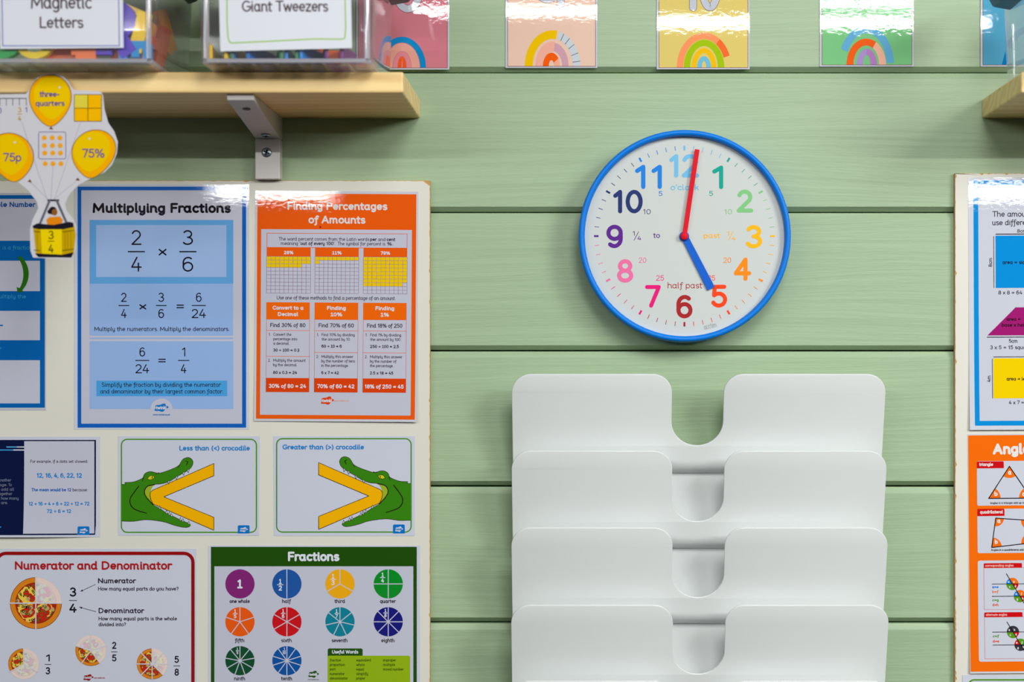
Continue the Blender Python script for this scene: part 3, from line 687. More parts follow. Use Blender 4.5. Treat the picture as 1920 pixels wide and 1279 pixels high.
def crocodile(flip):
    p = Print(PD)
    G = M((58, 132, 22)); LG = M((160, 180, 40)); Y = M((248, 180, 8)); BR = M((40, 24, 18)); FR = M((74, 146, 24)); B = M((20, 132, 208))
    if not flip:
        p.sheet([(221.5, 818), (487, 818), (485.5, 1004.5), (221.5, 1004.5)], PALE); p.rframe(226.5, 822.7, 482, 999.5, 12, 2.4, FR, 1)
        f = lambda x, y: (x / 4.8, 800 + y / 4.8)
        p.text('Less than (<) crocodile', 336.5, 468.5, 845, 9.6, 0.19, B, 4); logo_tile(p, 446, 985, 468, 1000.3)
    else:
        p.sheet([(512.5, 818), (777.5, 818), (777.5, 1005), (514, 1005)], PALE); p.rframe(517.5, 821.5, 772, 999, 12, 2.4, FR, 1)
        f = lambda x, y: (998.7 - x / 4.8, 798.4 + y / 4.8)
        p.text('Greater than (>) crocodile', 530, 682.5, 843, 9.6, 0.19, B, 4); logo_tile(p, 737, 983.5, 759, 1000.3)
    Q = lambda pts: [f(x, y) for x, y in pts]
    def smooth(pts, n=5):
        out = []
        for i in range(len(pts) - 1):
            p0, p1, p2, p3 = pts[max(i - 1, 0)], pts[i], pts[i + 1], pts[min(i + 2, len(pts) - 1)]
            for k in range(n):
                t = k / n
                out.append(tuple(0.5 * (2 * p1[c] + (p2[c] - p0[c]) * t + (2 * p0[c] - 5 * p1[c] + 4 * p2[c] - p3[c]) * t * t + (3 * p1[c] - p0[c] - 3 * p2[c] + p3[c]) * t ** 3) for c in (0, 1)))
        return out + [pts[-1]]
    body = Q([(1098, 520), (1132, 518), (1125, 504), (1190, 500), (1240, 485), (1285, 462), (1300, 430), (1325, 411), (1360, 405), (1400, 415), (1430, 420), (1480, 407), (1560, 377), (1610, 350), (1628, 322), (1650, 292), (1690, 278), (1722, 290), (1737, 320), (1727, 358), (1700, 387), (1650, 418), (1590, 452), (1530, 490), (1460, 513), (1390, 520),
              (1330, 535), (1302, 570), (1305, 610), (1330, 650), (1380, 705), (1440, 738), (1500, 778), (1560, 808), (1620, 838), (1700, 872), (1713, 890), (1690, 906), (1640, 904), (1560, 885), (1470, 856), (1320, 838), (1200, 852), (1098, 850)])
    body = smooth(body); p.poly(body, G, 2); p.stroke(body, 0.9, BR, 3, 6)
    mouth = Q([(1385, 524), (1325, 548), (1305, 590), (1318, 635), (1380, 698), (1357, 650), (1352, 600), (1362, 560)]); mouth = smooth(mouth); p.poly(mouth, LG, 3)
    p.stroke(smooth(Q([(1392, 522), (1330, 537), (1303, 572), (1305, 610), (1330, 650), (1380, 703)])), 1.7, BR, 5, 6)
    bar = Q([(1925, 332), (1372, 574), (1355, 590), (1351, 620), (1360, 660), (1378, 696), (1925, 932), (1925, 816), (1474, 632), (1925, 442)])
    p.poly(bar, Y, 4); p.stroke(bar + [bar[0]], 1.0, BR, 5, 6)
    p.stroke(smooth(Q([(1250, 536), (1205, 595), (1172, 650), (1175, 700), (1215, 745), (1318, 780)])), 1.8, BR, 3, 8)
    p.stroke(Q([(1295, 458), (1282, 490)]), 1.2, BR, 3, 6); p.stroke(Q([(1405, 425), (1432, 414)]), 1.0, BR, 3, 6); p.stroke(Q([(1600, 370), (1620, 345)]), 0.8, BR, 3, 6)
    p.stroke(Q([(1672, 308), (1692, 318), (1678, 345)]), 1.4, BR, 3, 6)
    eye = Q([(1325, 470), (1345, 445), (1372, 440), (1392, 450), (1380, 472), (1350, 480)]); p.poly(eye, M((205, 200, 40)), 4); p.stroke(eye + [eye[0]], 0.8, BR, 5, 6); p.stroke(Q([(1372, 448), (1370, 468)]), 1.3, BR, 6, 6)
    for x, y, sgn in ((1655, 415, 1), (1695, 392, 1), (1590, 455, 1), (1520, 495, 1), (1440, 735, -1), (1525, 790, -1), (1500, 775, -1), (1545, 803, -1), (1625, 840, -1), (1648, 850, -1), (1700, 872, -1)):
        t = Q([(x - 9, y - 4 * sgn), (x + 9, y - 6 * sgn), (x, y + 24 * sgn)]); p.poly(t, PALE, 6); p.stroke(t + [t[0]], 0.6, BR, 7, 0)
    if flip: p.build('maths_card', 'green-framed card of a crocodile biting a yellow greater-than sign, mouth opening left', 'card', 'cards on the left board')
    else: p.build('maths_card', 'green-framed card of a crocodile biting a yellow less-than sign, mouth opening right', 'card', 'cards on the left board')

def pizza(p, cx, cy, r, n, full, seed):
    """n slices, those numbered in full are whole-coloured, the others faded"""
    rnd = random.Random(seed)
    crust = (M((224, 132, 30)), M((236, 214, 206))); line = (M((110, 50, 20)), M((222, 200, 196))); sauce = (M((176, 40, 20)), M((228, 208, 208)))
    cheese = (M((240, 205, 80)), M((230, 226, 200))); pep = (M((200, 40, 26)), M((226, 190, 205))); olive = (M((36, 28, 24)), M((196, 190, 205))); mush = (M((190, 165, 105)), M((218, 222, 226))); herb = (M((84, 110, 30)), M((216, 220, 190)))
    dl = 360.0 / n
    for i in range(n):
        a0 = 90 + i * dl; f = 0 if i in full else 1
        p.wedge(cx, cy, r, a0, a0 + dl, line[f], 1); p.wedge(cx, cy, r * 0.98, a0, a0 + dl, crust[f], 2); p.wedge(cx, cy, r * 0.80, a0, a0 + dl, line[f], 3); p.wedge(cx, cy, r * 0.785, a0, a0 + dl, sauce[f], 4)
        k = max(2, int(46 / n))
        for q in range(k):
            for mats, sz, L, wob in ((cheese, 0.20, 5, 0.22), (cheese, 0.15, 5, 0.22), (pep, 0.15, 6, 0.04), (mush, 0.085, 7, 0.1), (olive, 0.05, 8, 0.03), (olive, 0.045, 8, 0.03), (herb, 0.035, 8, 0.2)):
                if (mats in (pep, mush) and rnd.random() < 0.60) or (mats is olive and rnd.random() < 0.6) or rnd.random() < 0.15: continue
                sz2 = sz * rnd.uniform(0.8, 1.15) * r
                rr = math.sqrt(rnd.uniform(0.05, 1)) * (r * 0.78 - sz2)
                half = math.degrees(math.asin(min(1, sz2 / max(rr, sz2))))
                if half * 2 > dl: continue
                a = R(a0 + rnd.uniform(half, dl - half)); x, y = cx + rr * math.cos(a), cy - rr * math.sin(a)
                m = 14; ph = rnd.random() * 6
                p.face([(x + sz2 * (1 + wob * math.sin(3 * t * 2 * math.pi / m + ph)) * math.cos(t * 2 * math.pi / m), y - sz2 * (1 + wob * math.sin(3 * t * 2 * math.pi / m + ph)) * math.sin(t * 2 * math.pi / m)) for t in range(m)], mats[f], L)
                if mats is olive: p.disc(x, y, sz2 * 0.4, cheese[f], 9, n=8)
    for i in range(n):
        a = R(90 + i * dl); p.stroke([(cx, cy), (cx + (r + 1) * math.cos(a), cy - (r + 1) * math.sin(a))], 2.2 if r > 40 else 1.8, M((214, 212, 224)), 9, 0)

def numerator_poster():
    p = Print(PD); RD = M((150, 18, 22)); TR = M((176, 30, 36)); 
    p.sheet([(-16, 1029), (368, 1029), (368, 1500), (-16, 1500)], PALE)
    p.rframe(-9, 1034.5, 365, 1560 - 70, 20, 6.5, RD, 1)
    p.text('Numerator and Denominator', 28, 323.5, 1068.5, 16.2, 0.20, TR, 3, big=True)
    pizza(p, 67.5, 1131, 48.5, 4, (0, 1, 2), 11); pizza(p, 44.5, 1245, 29, 3, (0,), 12); pizza(p, 170.5, 1220, 29, 5, (1, 2), 13); pizza(p, 285.5, 1245, 29, 8, (0, 1, 2, 3, 4), 14)
    frac(p, '3', '4', 137, 1101.5, 1126, 1149, 17.2, 0.17, BLK, 15, 1.2, 3, 12, 14); frac(p, '1', '3', 90, 1227, 1246, 1264.5, 13.5, 0.17, BLK, 12, 1.2, 3, 7)
    frac(p, '2', '5', 214.3, 1203.5, 1222.5, 1240.5, 13.2, 0.17, BLK, 11.5, 1.2, 3); frac(p, '5', '8', 331.5, 1230, 1248.7, 1267, 13.2, 0.17, BLK, 12, 1.2, 3)
    for a, b in (((179, 1096), (151, 1109)), ((180, 1147), (149, 1138.5))):
        p.stroke([a, b], 0.9, BLK, 3); t = math.atan2(b[1] - a[1], b[0] - a[0])
        p.poly([b, (b[0] - 5 * math.cos(t - 0.4), b[1] - 5 * math.sin(t - 0.4)), (b[0] - 5 * math.cos(t + 0.4), b[1] - 5 * math.sin(t + 0.4))], BLK, 3)
    p.text('Numerator', 184, 255.5, 1094, 10, 0.19, DK, 3); p.text('How many equal parts do you have?', 184, 335, 1107.5, 7.2, 0.16, DK, 3)
    p.text('Denominator', 185, 271, 1150, 10, 0.19, DK, 3); p.text('How many equal parts is the whole', 185, 332, 1163.5, 7.2, 0.16, DK, 3); p.text('divided into?', 185, 236.5, 1174.5, 7.2, 0.16, DK, 3)
    p.cloud(165.5, 1270.5, 20, 12.5, RD, 3, PALE); p.text('visit twinkl.com', 176, 197, 1272.5, 2.8, 0.15, TR, 3)
    p.build('fraction_poster', 'red-framed pizza poster headed Numerator and Denominator', 'poster', 'posters on the left board')

def fractions_poster():
    p = Print(PD); DG = M((34, 78, 14)); LT = M((222, 226, 236))
    p.sheet([(390.5, 1023), (787.5, 1023), (787.5, 1500), (390.5, 1500)], PALE)
    p.rect(395.5, 1025.5, 781.5, 1496, DG, 1); p.rect(402, 1062, 775, 1490, PAPER, 2)
    p.text('Fractions', 540, 636.5, 1052.5, 18, 0.22, LT, 3, big=True)
    cx = (450, 538, 637.5, 728)
    specs = [(0, 1095, (132, 40, 118), 1, 'one whole', 37, 1131), (1, 1095, (34, 86, 164), 2, 'half', 16, 1131), (2, 1095, (242, 172, 22), 3, 'third', 19, 1131), (3, 1095, (14, 140, 40), 4, 'quarter', 29, 1131),
             (0, 1166, (236, 90, 18), 5, 'fifth', 17, 1204.5), (1, 1166, (204, 20, 28), 6, 'sixth', 19, 1204.5), (2, 1166, (14, 128, 150), 7, 'seventh', 29, 1204.5), (3, 1166, (24, 26, 122), 8, 'eighth', 24, 1204.5),
             (0, 1239, (18, 76, 46), 9, 'ninth', 20, 1276), (1, 1239, (14, 82, 160), 10, 'tenth', 20, 1276)]
    fpos = {2: (-12.3, 1.5, 9.5), 3: (-13, -8.5, 9), 4: (-10.5, -12, 8), 5: (-9, -15, 7), 6: (-7, -15.5, 7), 7: (-6.2, -15.5, 6.6), 8: (-5.2, -16.5, 6.4), 9: (-4.8, -18.5, 4.8), 10: (-5, -18.5, 4.8)}
    for c, y, colr, n, w, ww, by in specs:
        x = cx[c]; p.disc(x, y, 27.4, M(colr), 3, n=56)
        if n > 1:
            for i in range(n):
                a = R(90 + 360.0 * i / n); p.stroke([(x, y), (x + 27.6 * math.cos(a), y - 27.6 * math.sin(a))], 1.7, PAPER, 4, 6)
            dx, dy, h = fpos[n]; bw = h * 1.25
            p.num('1' if n == 10 else '^', x + dx, y + dy - h - 1.5, y + dy - 1.5, 0.19, LT, 5, h * 0.55 if n < 10 else 2); p.num(str(n), x + dx, y + dy + 1.5, y + dy + 1.5 + h, 0.19, LT, 5, h * 0.68 if n < 10 else 6); p.rect(x + dx - bw / 2, y + dy - 0.6, x + dx + bw / 2, y + dy + 0.6, LT, 5)
        else: p.num('^', x, y - 8.5, y + 8.5, 0.2, LT, 5, 10)
        p.text(w, x - ww / 2 - 1, x + ww / 2, by, 7.4, 0.17, BLK, 3)
    p.face([(614.5, 1231), (680, 1231)] + rrect_pts(614.5, 1216, 680, 1224, 3)[:14], DG, 3); p.text('Useful Words', 622.5, 672, 1225.7, 6.8, 0.19, LT, 4)
    p.rrect(614.5, 1229.5, 769, 1330, 3, M((146, 178, 20)), 4)
    W3 = ((618.5, (('fraction', 21), ('proportion', 28.5), ('part', 11), ('numerator', 28), ('denominator', 34))), (668, (('equivalent', 28), ('whole', 16), ('equal', 15), ('simplify', 22), ('proper', 17))), (718.5, (('improper', 24.5), ('multiple', 22.5), ('mixed number', 38.5))))
    for x, ws in W3:
        for i, (t, w) in enumerate(ws): p.text(t, x, x + w, 1240.5 + 8.5 * i, 5.4, 0.15, M((52, 76, 14)), 5)
    p.cloud(587.5, 1264.5, 21, 13.5, DG, 3, LT); p.text('visit twinkl.com', 577, 598, 1275.5, 2.6, 0.15, DG, 3)
    p.build('fraction_poster', 'dark green poster headed Fractions with coloured circles cut into parts', 'poster', 'posters on the left board')

def area_poster():
    p = Print(PD); B = M((14, 140, 216)); PU = M((160, 30, 112)); YE = M((240, 204, 6))
    p.sheet([(1816.5, 333), (2140, 333), (2140, 806), (1816.5, 806)], M((206, 209, 220)))
    p.rect(1826, 338, 2131, 798, B, 1); p.rect(1835, 347, 2122, 789, M((200, 203, 217)), 2)
    p.text('The amount', 1861, 1937, 406.5, 10.5, 0.13, DK); p.text('use different', 1861, 1937, 422.5, 10.5, 0.13, DK)
    p.text('8cm', 1907.5, 1926, 436.7, 6.8, 0.15, DK); p.rect(1867, 438.3, 1985, 440, BLK, 3); p.rect(1863, 443, 1864.3, 540, M((90, 60, 70)), 3); p.rect(1867, 442, 1985, 540, B, 3)
    rr = lambda cx, cy: (lambda x, y: (cx + (y - cy), cy - (x - cx)))
    p.text('8cm', 1852, 1869, 492.0, 7, 0.15, DK, rot=rr(1860.5, 492)); p.text('4m', 1849.5, 1862, 711.5, 7, 0.15, DK, rot=rr(1855.5, 710.5))
    p.text('area = side x side', 1879.5, 1955, 495.5, 7.2, 0.18, BLK); p.text('8 x 8 = 64 square', 1872, 1949, 552.3, 7.2, 0.15, DK)
    p.poly([(1851, 629), (1904, 576.5), (2010, 576.5), (1957, 629)], PU, 3); p.rect(1850, 631.5, 1957, 633, BLK, 3)
    p.text('area =', 1887, 1913, 602, 7, 0.18, BLK); p.text('base x height', 1878, 1934, 613, 7, 0.18, BLK); p.text('5cm', 1891, 1907.5, 643, 7.2, 0.15, DK); p.text('3 x 5 = 15 square', 1856, 1932, 655, 7.2, 0.15, DK)
    p.rect(1862, 668.7, 2000, 670, BLK, 3); p.rect(1859, 672.5, 1860.2, 747, M((90, 60, 70)), 3); p.rect(1861.7, 672, 2000, 747, YE, 3)
    p.text('area = length', 1886, 1939, 714, 7, 0.18, BLK); p.text('4 x 7 = 28', 1890, 1932, 758.3, 7.2, 0.15, DK)
    p.build('area_poster', 'pale blue-bordered poster on the right board with blue square, purple and yellow shapes', 'poster', 'posters on the right board', rot=-0.25, pivot=(1880, 570),
            curl=lambda u, v: 0.003 * (1 - v) ** 5)

def angles_poster():
    p = Print(PD); O = M((244, 108, 14)); RD = M((204, 18, 24)); T1 = M((230, 226, 224)); O3 = M((240, 110, 20)); PW = M((203, 206, 219)); RL = M((214, 100, 90))
    p.sheet([(1816, 813.5), (2140, 813.5), (2140, 1262), (1816, 1262)], M((206, 208, 216)))
    p.rect(1817, 816, 2136, 1258.5, O, 1)
    p.text('Angles', 1863, 1946, 852.5, 21, 0.24, T1, 3, big=True)
    def panel(y0, y1, r=3): p.rrect(1833, y0, 2120, y1, r, PW, 2)
    def tabr(x0, y0, x1, y1, L=3): p.face([(x0, y1), (x1, y1)] + rrect_pts(x0, y0, x1, y0 + 5, 2)[:14], RD, L)
    panel(864.5, 948); tabr(1833, 865, 1883.5, 878); p.text('triangle', 1837, 1863.5, 873.7, 6.4, 0.2, T1, 4)
    A, B_, C_ = (1894, 874.5), (1854.5, 934.5), (1934, 934.5)
    p.wedge(A[0], A[1], 22, 236.5, 303.5, O3, 3); p.wedge(B_[0], B_[1], 22.5, 0, 56.5, O3, 3); p.wedge(C_[0], C_[1], 22.5, 123.5, 180, O3, 3)
    p.stroke([A, B_, C_, A], 1.8, BLK, 4)
    p.text('a', 1891, 1897.5, 890.5, 9.6, 0.24, T1, 5); p.text('b', 1865, 1871.5, 930, 8.4, 0.24, T1, 5); p.text('c', 1917.5, 1923, 931, 9.6, 0.24, T1, 5)
    p.text('Angles in a triangle add up to 180', 1857, 1931, 945, 3.8, 0.2, DK, 4)
    panel(954, 1037); tabr(1833, 954, 1884, 967.5); p.text('quadrilateral', 1838, 1881, 963, 6.4, 0.2, T1, 4)
    q = [(1867.5, 971.5), (1859.5, 1026.5), (1934, 1018.5), (1934, 976.5)]
    p.wedge(q[0][0], q[0][1], 15.5, -98, -4, O3, 3); p.wedge(q[1][0], q[1][1], 19, 6, 82, O3, 3); p.wedge(q[2][0], q[2][1], 19, 90, 186, O3, 3); p.wedge(q[3][0], q[3][1], 19, 176, 270, O3, 3)
    p.stroke(q + [q[0]], 1.8, BLK, 4); p.text('a', 1870, 1876.5, 981, 9, 0.24, T1, 5); p.text('b', 1865, 1871, 1020, 8.4, 0.24, T1, 5)
    p.text('Angles in a quadrilateral add up', 1858, 1926, 1033, 3.8, 0.2, DK, 4)
    panel(1051, 1240, 4)
    GR, BL, K2 = M((86, 150, 30)), M((20, 130, 220)), M((56, 54, 62))
    for k, (ty, by, words, ln) in enumerate(((1056, 1143, 'corresponding angles', (1095, 1118)), (1148, 1235, 'alternate angles', (1185, 1209)))):
        tabr(1844, ty, 1916, ty + 9); p.text(words, 1847, 1900 if k == 0 else 1887, ty + 6.6, 4.6, 0.19, M((240, 180, 170)), 4); p.frame(1844, ty + 8.5, 2010, by, 0.7, RL, 3)
        for i, y in enumerate(ln):
            cx = 1897.5 + i * 13.8; a = -59.5
            if k == 0: cc = (BL, O3, GR, RD)
            else: cc = (K2, K2, GR, RD) if i == 0 else (RD, GR, K2, K2)
            p.wedge(cx, y, 11.5, 180 + a, 180, cc[0], 4); p.wedge(cx, y, 11.5, 0, 180 + a, cc[1], 4); p.wedge(cx, y, 11.5, 180, 360 + a, cc[2], 4); p.wedge(cx, y, 11.5, a, 0, cc[3], 4)
            p.rect(1859, y - 0.6, 2005, y + 0.6, BLK, 5)
            for t, dx, dy in zip(('abcd', 'efgh')[i], (-7, 3, -5, 5.5), (-2, -2, 7.5, 6.5)): p.text(t, cx + dx - 1.4, cx + dx + 1.4, y + dy, 4.4, 0.2, T1, 6)
        y = ln[0]; p.stroke([(1897.5 - 11, y - 19), (1897.5 + 13.8 + 19, ln[1] + 32)], 1.3, BLK, 6)
    for t, c, y in (('a=e', BL, 1103), ('b=f', O3, 1112), ('c=g', GR, 1127.5), ('d=h', M((220, 90, 60)), 1136.5), ('c=f', GR, 1195), ('d=e', M((220, 90, 60)), 1204.5)): p.text(t, 1859.5, 1871.5, y, 5.2, 0.22, c, 4)
    p.build('angles_poster', 'orange poster headed Angles with a triangle and a quadrilateral, on the right board', 'poster', 'posters on the right board', rot=-0.5, pivot=(1880, 1040),
            curl=lambda u, v: 0.0025 * (1 - v) ** 5)

def corner_poster():
    p = Print(PD + 0.0004)
    p.sheet([(1805, 1266), (2140, 1266), (2140, 1480), (1805, 1480)], PALE); p.rframe(1814.5, 1273.5, 2132, 1470, 12, 3, M((74, 146, 24)), 1)
    p.build('maths_card', 'green-framed white card peeping in at the bottom right corner', 'card')

multiplying_fractions(); finding_percentages(); whole_number(); mean_card(); crocodile(False); crocodile(True); numerator_poster(); fractions_poster(); area_poster(); angles_poster(); corner_poster()

# ------------------------------------------------------------------ number cards on the wall
def outlined(p, pts, w, L=4):
    p.stroke(pts, w + 1.6, M((120, 80, 85)), L, 20); p.stroke(pts, w, M((198, 202, 214)), L + 1, 20)
def ring(cx, cy, rx, ry, a0=0, a1=360): return [(x, y) for x, y in circ(cx, cy, rx, ry, 40, a0, min(a1, 359.999))] if a1 - a0 >= 360 else circ(cx, cy, rx, ry, 40, a0, a1)

def number_card(x0, x1, yb, colr, num, art, label, tilt=0.0, yaw=0.0):
    p = Print(0.0006); e = 4.5
    p.sheet([(x0, -165), (x1, -165), (x1, yb), (x0, yb)], M((202, 204, 216)), 0.0004)
    p.rect(x0 + e - 0.9, -161, x1 - e + 1.5, yb - 2.5, M((128, 72, 70)), 1); p.rect(x0 + e, -160, x1 - e + 0.6, yb - 3.4, M(colr), 2)
    num(p); art(p, yb - 3.4)
    o = p.build('number_card', label, 'card', 'rainbow number cards on the green wall')
    o.location.y -= 0.0006
    o.rotation_euler = (R(tilt), 0, R(yaw)); 
    if tilt: o.location.y -= abs(math.sin(R(tilt))) * (yb + 165) / 2 * S
    return o
def n8(p):
    for cy, rx, ry in ((-12, 20, 29), (-68, 16, 25)):
        q = ring(765, cy, rx, ry); outlined(p, q + [q[0]], 13)
def n9(p):
    q = ring(1027, -32, 24, 31); outlined(p, q + [q[0]], 13); outlined(p, [(1051.5, -45), (1051.5, 9.5)], 13, 4)
def n10(p):
    outlined(p, [(1278, -60), (1299.5, -80), (1299.5, 14.5)], 13); q = ring(1331, -35, 15.5, 49); outlined(p, q + [q[0]], 13)
def n11(p):
    for x in (1617.5, 1639): outlined(p, [(x - 16, -60), (x, -80), (x, 12)], 12)
def n12(p):
    outlined(p, [(1890, -60), (1906, -80), (1906, -6)], 12); outlined(p, [(1925, -50), (1940, -75), (1952, -50), (1926, -6), (1958, -6)], 12)
def a8(p, b):
    B = M((20, 140, 205)); p.arc(754, b, 45, 58, 11, 0, 180, B, 3); p.arc(754, b, 33, 46, 15, 0, 180, M((236, 166, 150)), 3); p.arc(754, b, 17, 30, 8, 0, 180, M((232, 140, 150)), 3); p.arc(754, b, 8, 21, 7, 0, 180, M((245, 90, 20)), 3)
def a9(p, b):
    p.arc(1036, b, 52, 67, 15, 80, 180, M((245, 196, 10)), 3, wy=16); p.arc(1036, b, 52, 66, 14, 0, 76, M((205, 214, 222)), 3, wy=14)
    for a in (8, 22, 38, 52, 66): 
        a = R(a); p.stroke([(1036 + 38 * math.cos(a), b - 52 * math.sin(a)), (1036 + 52 * math.cos(a), b - 66 * math.sin(a))], 1.0, M((90, 60, 60)), 4, 0)
    p.arc(1036, b, 32, 46, 15, 82, 180, M((246, 178, 160)), 3, wy=19); p.arc(1036, b, 30, 44, 12, 0, 82, M((212, 164, 178)), 3, wy=16)
    p.arc(1034, b, 16, 25, 11, 35, 180, M((250, 96, 20)), 4, wy=14); p.arc(1034, b, 16, 25, 11, 0, 35, M((248, 176, 150)), 3, wy=14)
def a10(p, b):
    p.arc(1320, b, 51, 65, 12, 55, 180, M((255, 152, 100)), 3); p.arc(1320, b, 51, 65, 12, 20, 55, M((250, 112, 52)), 3); p.arc(1320, b, 38, 52, 12, 0, 180, M((166, 198, 24)), 3); p.arc(1320, b, 23, 36, 9, 0, 180, M((246, 192, 24)), 3); p.arc(1320, b, 13, 21, 9, 0, 180, M((118, 190, 218)), 3)
def a11(p, b):
    p.arc(1624, b, 52, 73, 14, 3, 156, M((104, 176, 218)), 3); p.arc(1624, b, 37, 49, 13, 60, 180, M((248, 100, 34)), 3); p.arc(1624, b, 37, 49, 13, 0, 60, M((246, 184, 160)), 3); p.arc(1625, b, 19, 30, 12, 90, 180, M((176, 150, 208)), 3); p.arc(1625, b, 19, 30, 12, 0, 90, M((186, 130, 196)), 3)
def a12(p, b):
    p.poly([(1878, b), (1888, b), (1885, b - 26)], M((0, 120, 190)), 3); p.arc(1935, b, 57, 74, 12, 0, 150, M((0, 120, 190)), 3)
number_card(668, 842.5, 130.5, (216, 128, 142), n8, a8, 'pink number eight card with a blue rainbow, partly behind a clear box')
number_card(948, 1120, 127.5, (240, 202, 182), n9, a9, 'peach number nine card with a yellow and grey rainbow')
number_card(1231.5, 1405.5, 130, (228, 204, 116), n10, a10, 'yellow number ten card with an orange, green and blue rainbow')
number_card(1537, 1713, 125, (128, 200, 136), n11, a11, 'green number eleven card with a blue and orange rainbow')
number_card(1838.5, 2012, 125, (84, 164, 200), n12, a12, 'blue number card above the right shelf, partly behind a clear box')

# ------------------------------------------------------------------ clock
def clock():
    cx, cz = P(1284.5, 442, 0.038).x, P(1284.5, 442, 0.038).z
    root = empty('wall_clock', (cx, 0, cz), 'round blue-rimmed teaching clock with coloured numerals on the green wall', 'clock')
    bm = bmesh.new(); k = 199.3 * S * (D - 0.036) / D
    prof = [(0.112, 0.0004), (k - 0.003, 0.0004), (k - 0.0008, 0.006), (k, 0.018), (k, 0.033), (k - 0.0008, 0.0362), (k - 0.0024, 0.0378), (k - 0.0050, 0.0376), (k - 0.0068, 0.0355), (k - 0.0073, 0.0300), (k - 0.0074, 0.024), (0.112, 0.024)]
    lathe_bm(bm, prof, (cx, cz), 128, closed=True)
    bmesh.ops.recalc_face_normals(bm, faces=bm.faces)
    bm_obj('rim', bm, plain_mat('blue_clock_plastic', (0, 124, 228), 0.42, spec=0.25), root, root.location)['label'] = 'bright blue rim'
    d = 0.0282; p = Print(d); C = (1283.3, 442.8)
    FACE = M((206, 210, 207), 'matte')
    p.sheet(circ(C[0] + 0.6, C[1] - 0.3, 189.6, 189.6, 128), FACE, 0.003)
    cl = {12: (116, 190, 232), 1: (0, 164, 146), 2: (130, 200, 130), 3: (255, 186, 12), 4: (255, 140, 0), 5: (255, 66, 12), 6: (172, 32, 38), 7: (236, 10, 122), 8: (240, 112, 166), 9: (94, 32, 142), 10: (32, 50, 112), 11: (22, 130, 226)}
    mt = {k_: M(v, 'matte') for k_, v in cl.items()}
    pos = {12: (1255, 1311, 289, 333), 1: (1335.5, 1356, 310.5, 354.5), 2: (1381.5, 1412.3, 355.5, 398.5), 3: (1398.5, 1429, 422, 465.5), 4: (1376, 1408.5, 483, 526.5), 5: (1333.7, 1363.3, 534, 577.3), 6: (1268.3, 1298.5, 553, 597), 7: (1209.5, 1239, 534.5, 577), 8: (1157, 1187.3, 486, 530), 9: (1137, 1167.7, 421.5, 465.3), 10: (1149.8, 1205, 356, 400), 11: (1190.8, 1241, 309, 354.3)}
    for n, (x0, x1, y0, y1) in pos.items():
        s = str(n).replace('4', '$')
        p.text(s, x0, x1, y1, y1 - y0, 0.175, mt[n], 2, big=True)
    def sm(s, x0, x1, base, cap, n, wt=0.11): p.text(s, x0, x1, base, cap, wt, mt[n], 2, step=20)
    sm('5', 1235, 1242, 367.5, 9, 11, 0.13); sm('5', 1329.5, 1337, 367.5, 9.3, 1, 0.13); sm('10', 1206, 1220, 401.8, 9.6, 10); sm('10', 1358.5, 1372.5, 401.8, 9.6, 2); sm('20', 1197.5, 1212, 492.8, 10, 8); sm('20', 1356.3, 1371, 492.8, 10, 4); sm('25', 1230, 1245, 526.3, 10, 7); sm('25', 1327.5, 1341, 526.3, 10, 5)
    sm("o'clock", 1257.3, 1310.5, 356.7, 11, 12, 0.16); sm('half past', 1252, 1317, 540.7, 11.2, 6); sm('to', 1224.5, 1237.5, 446.3, 10, 9, 0.14); sm('past', 1319.7, 1350.5, 446.3, 9.6, 3, 0.14)
    for x0, n in ((1186, 9), (1363, 3)):
        sm('1', x0, x0 + 4, 442, 8.5, n, 0.13); sm('4', x0 + 9, x0 + 16.5, 450.5, 8, n, 0.13); p.stroke([(x0 + 3, 450.5), (x0 + 11.5, 434.5)], 1.1, mt[n], 2)
    def rotp(x, y):
        a = R(-13); u, v = x - 1331, y - 612; return (1331 + u * math.cos(a) - v * math.sin(a), 612 + u * math.sin(a) + v * math.cos(a))
    p.text('acctim', 1319.5, 1343.5, 616, 10, 0.07, M((150, 152, 156), 'matte'), 2, rot=rotp)
    for i in range(60):
        a = R(90 - 6 * i); hr = (i // 5) if i else 12
        if hr == 0: hr = 12
        n = hr if i % 5 == 0 else hr
        w = 3.6 if i % 5 == 0 else 1.1
        p.stroke([(C[0] + r * math.cos(a), C[1] - r * math.sin(a)) for r in (161, 169.5)], w, mt[n], 2, 0)
    p.build('dial', parent=root)['label'] = 'white dial with coloured numerals and minute marks'
    def hand(name, ang, r0, r1, w0, w1, dd, mat, lab, t=0.0008):
        bm = bmesh.new(); c = P(C[0], C[1], dd); u = S * (D - dd) / D; a = R(ang)
        pts = []
        for r, w in ((r0, w0), (r1, w1)): pts.append((r, w))
        loop = [(pts[0][0], -pts[0][1] / 2), (pts[1][0], -pts[1][1] / 2), (pts[1][0], pts[1][1] / 2), (pts[0][0], pts[0][1] / 2)]
        xz = [(c.x + u * (r * math.sin(a) + w * math.cos(a)), c.z + u * (r * math.cos(a) - w * math.sin(a))) for r, w in loop]
        prism_bm(bm, xz, 'Y', -dd, -dd + t); bm_obj(name, bm, mat, root, root.location)['label'] = lab
    RED = M((224, 6, 34), 'matte'); BLU = M((6, 96, 208), 'matte')
    hand('hour_hand', 153, 0, 110.5, 12.5, 15.0, 0.0305, BLU, 'short blue hour hand pointing at five')
    hand('minute_hand', 8.4, 0, 164.5, 8.6, 8.8, 0.0325, RED, 'long red minute hand just past twelve')
    bm = bmesh.new(); c = P(C[0], C[1], 0.033)
    lathe_bm(bm, [(0.0001, 0.0312), (0.0056, 0.0312), (0.0058, 0.0300), (0.0058, 0.0285)], (c.x, c.z), 40); bm_obj('hub', bm, BLU, root, root.location)['label'] = 'blue hub behind the red cap'
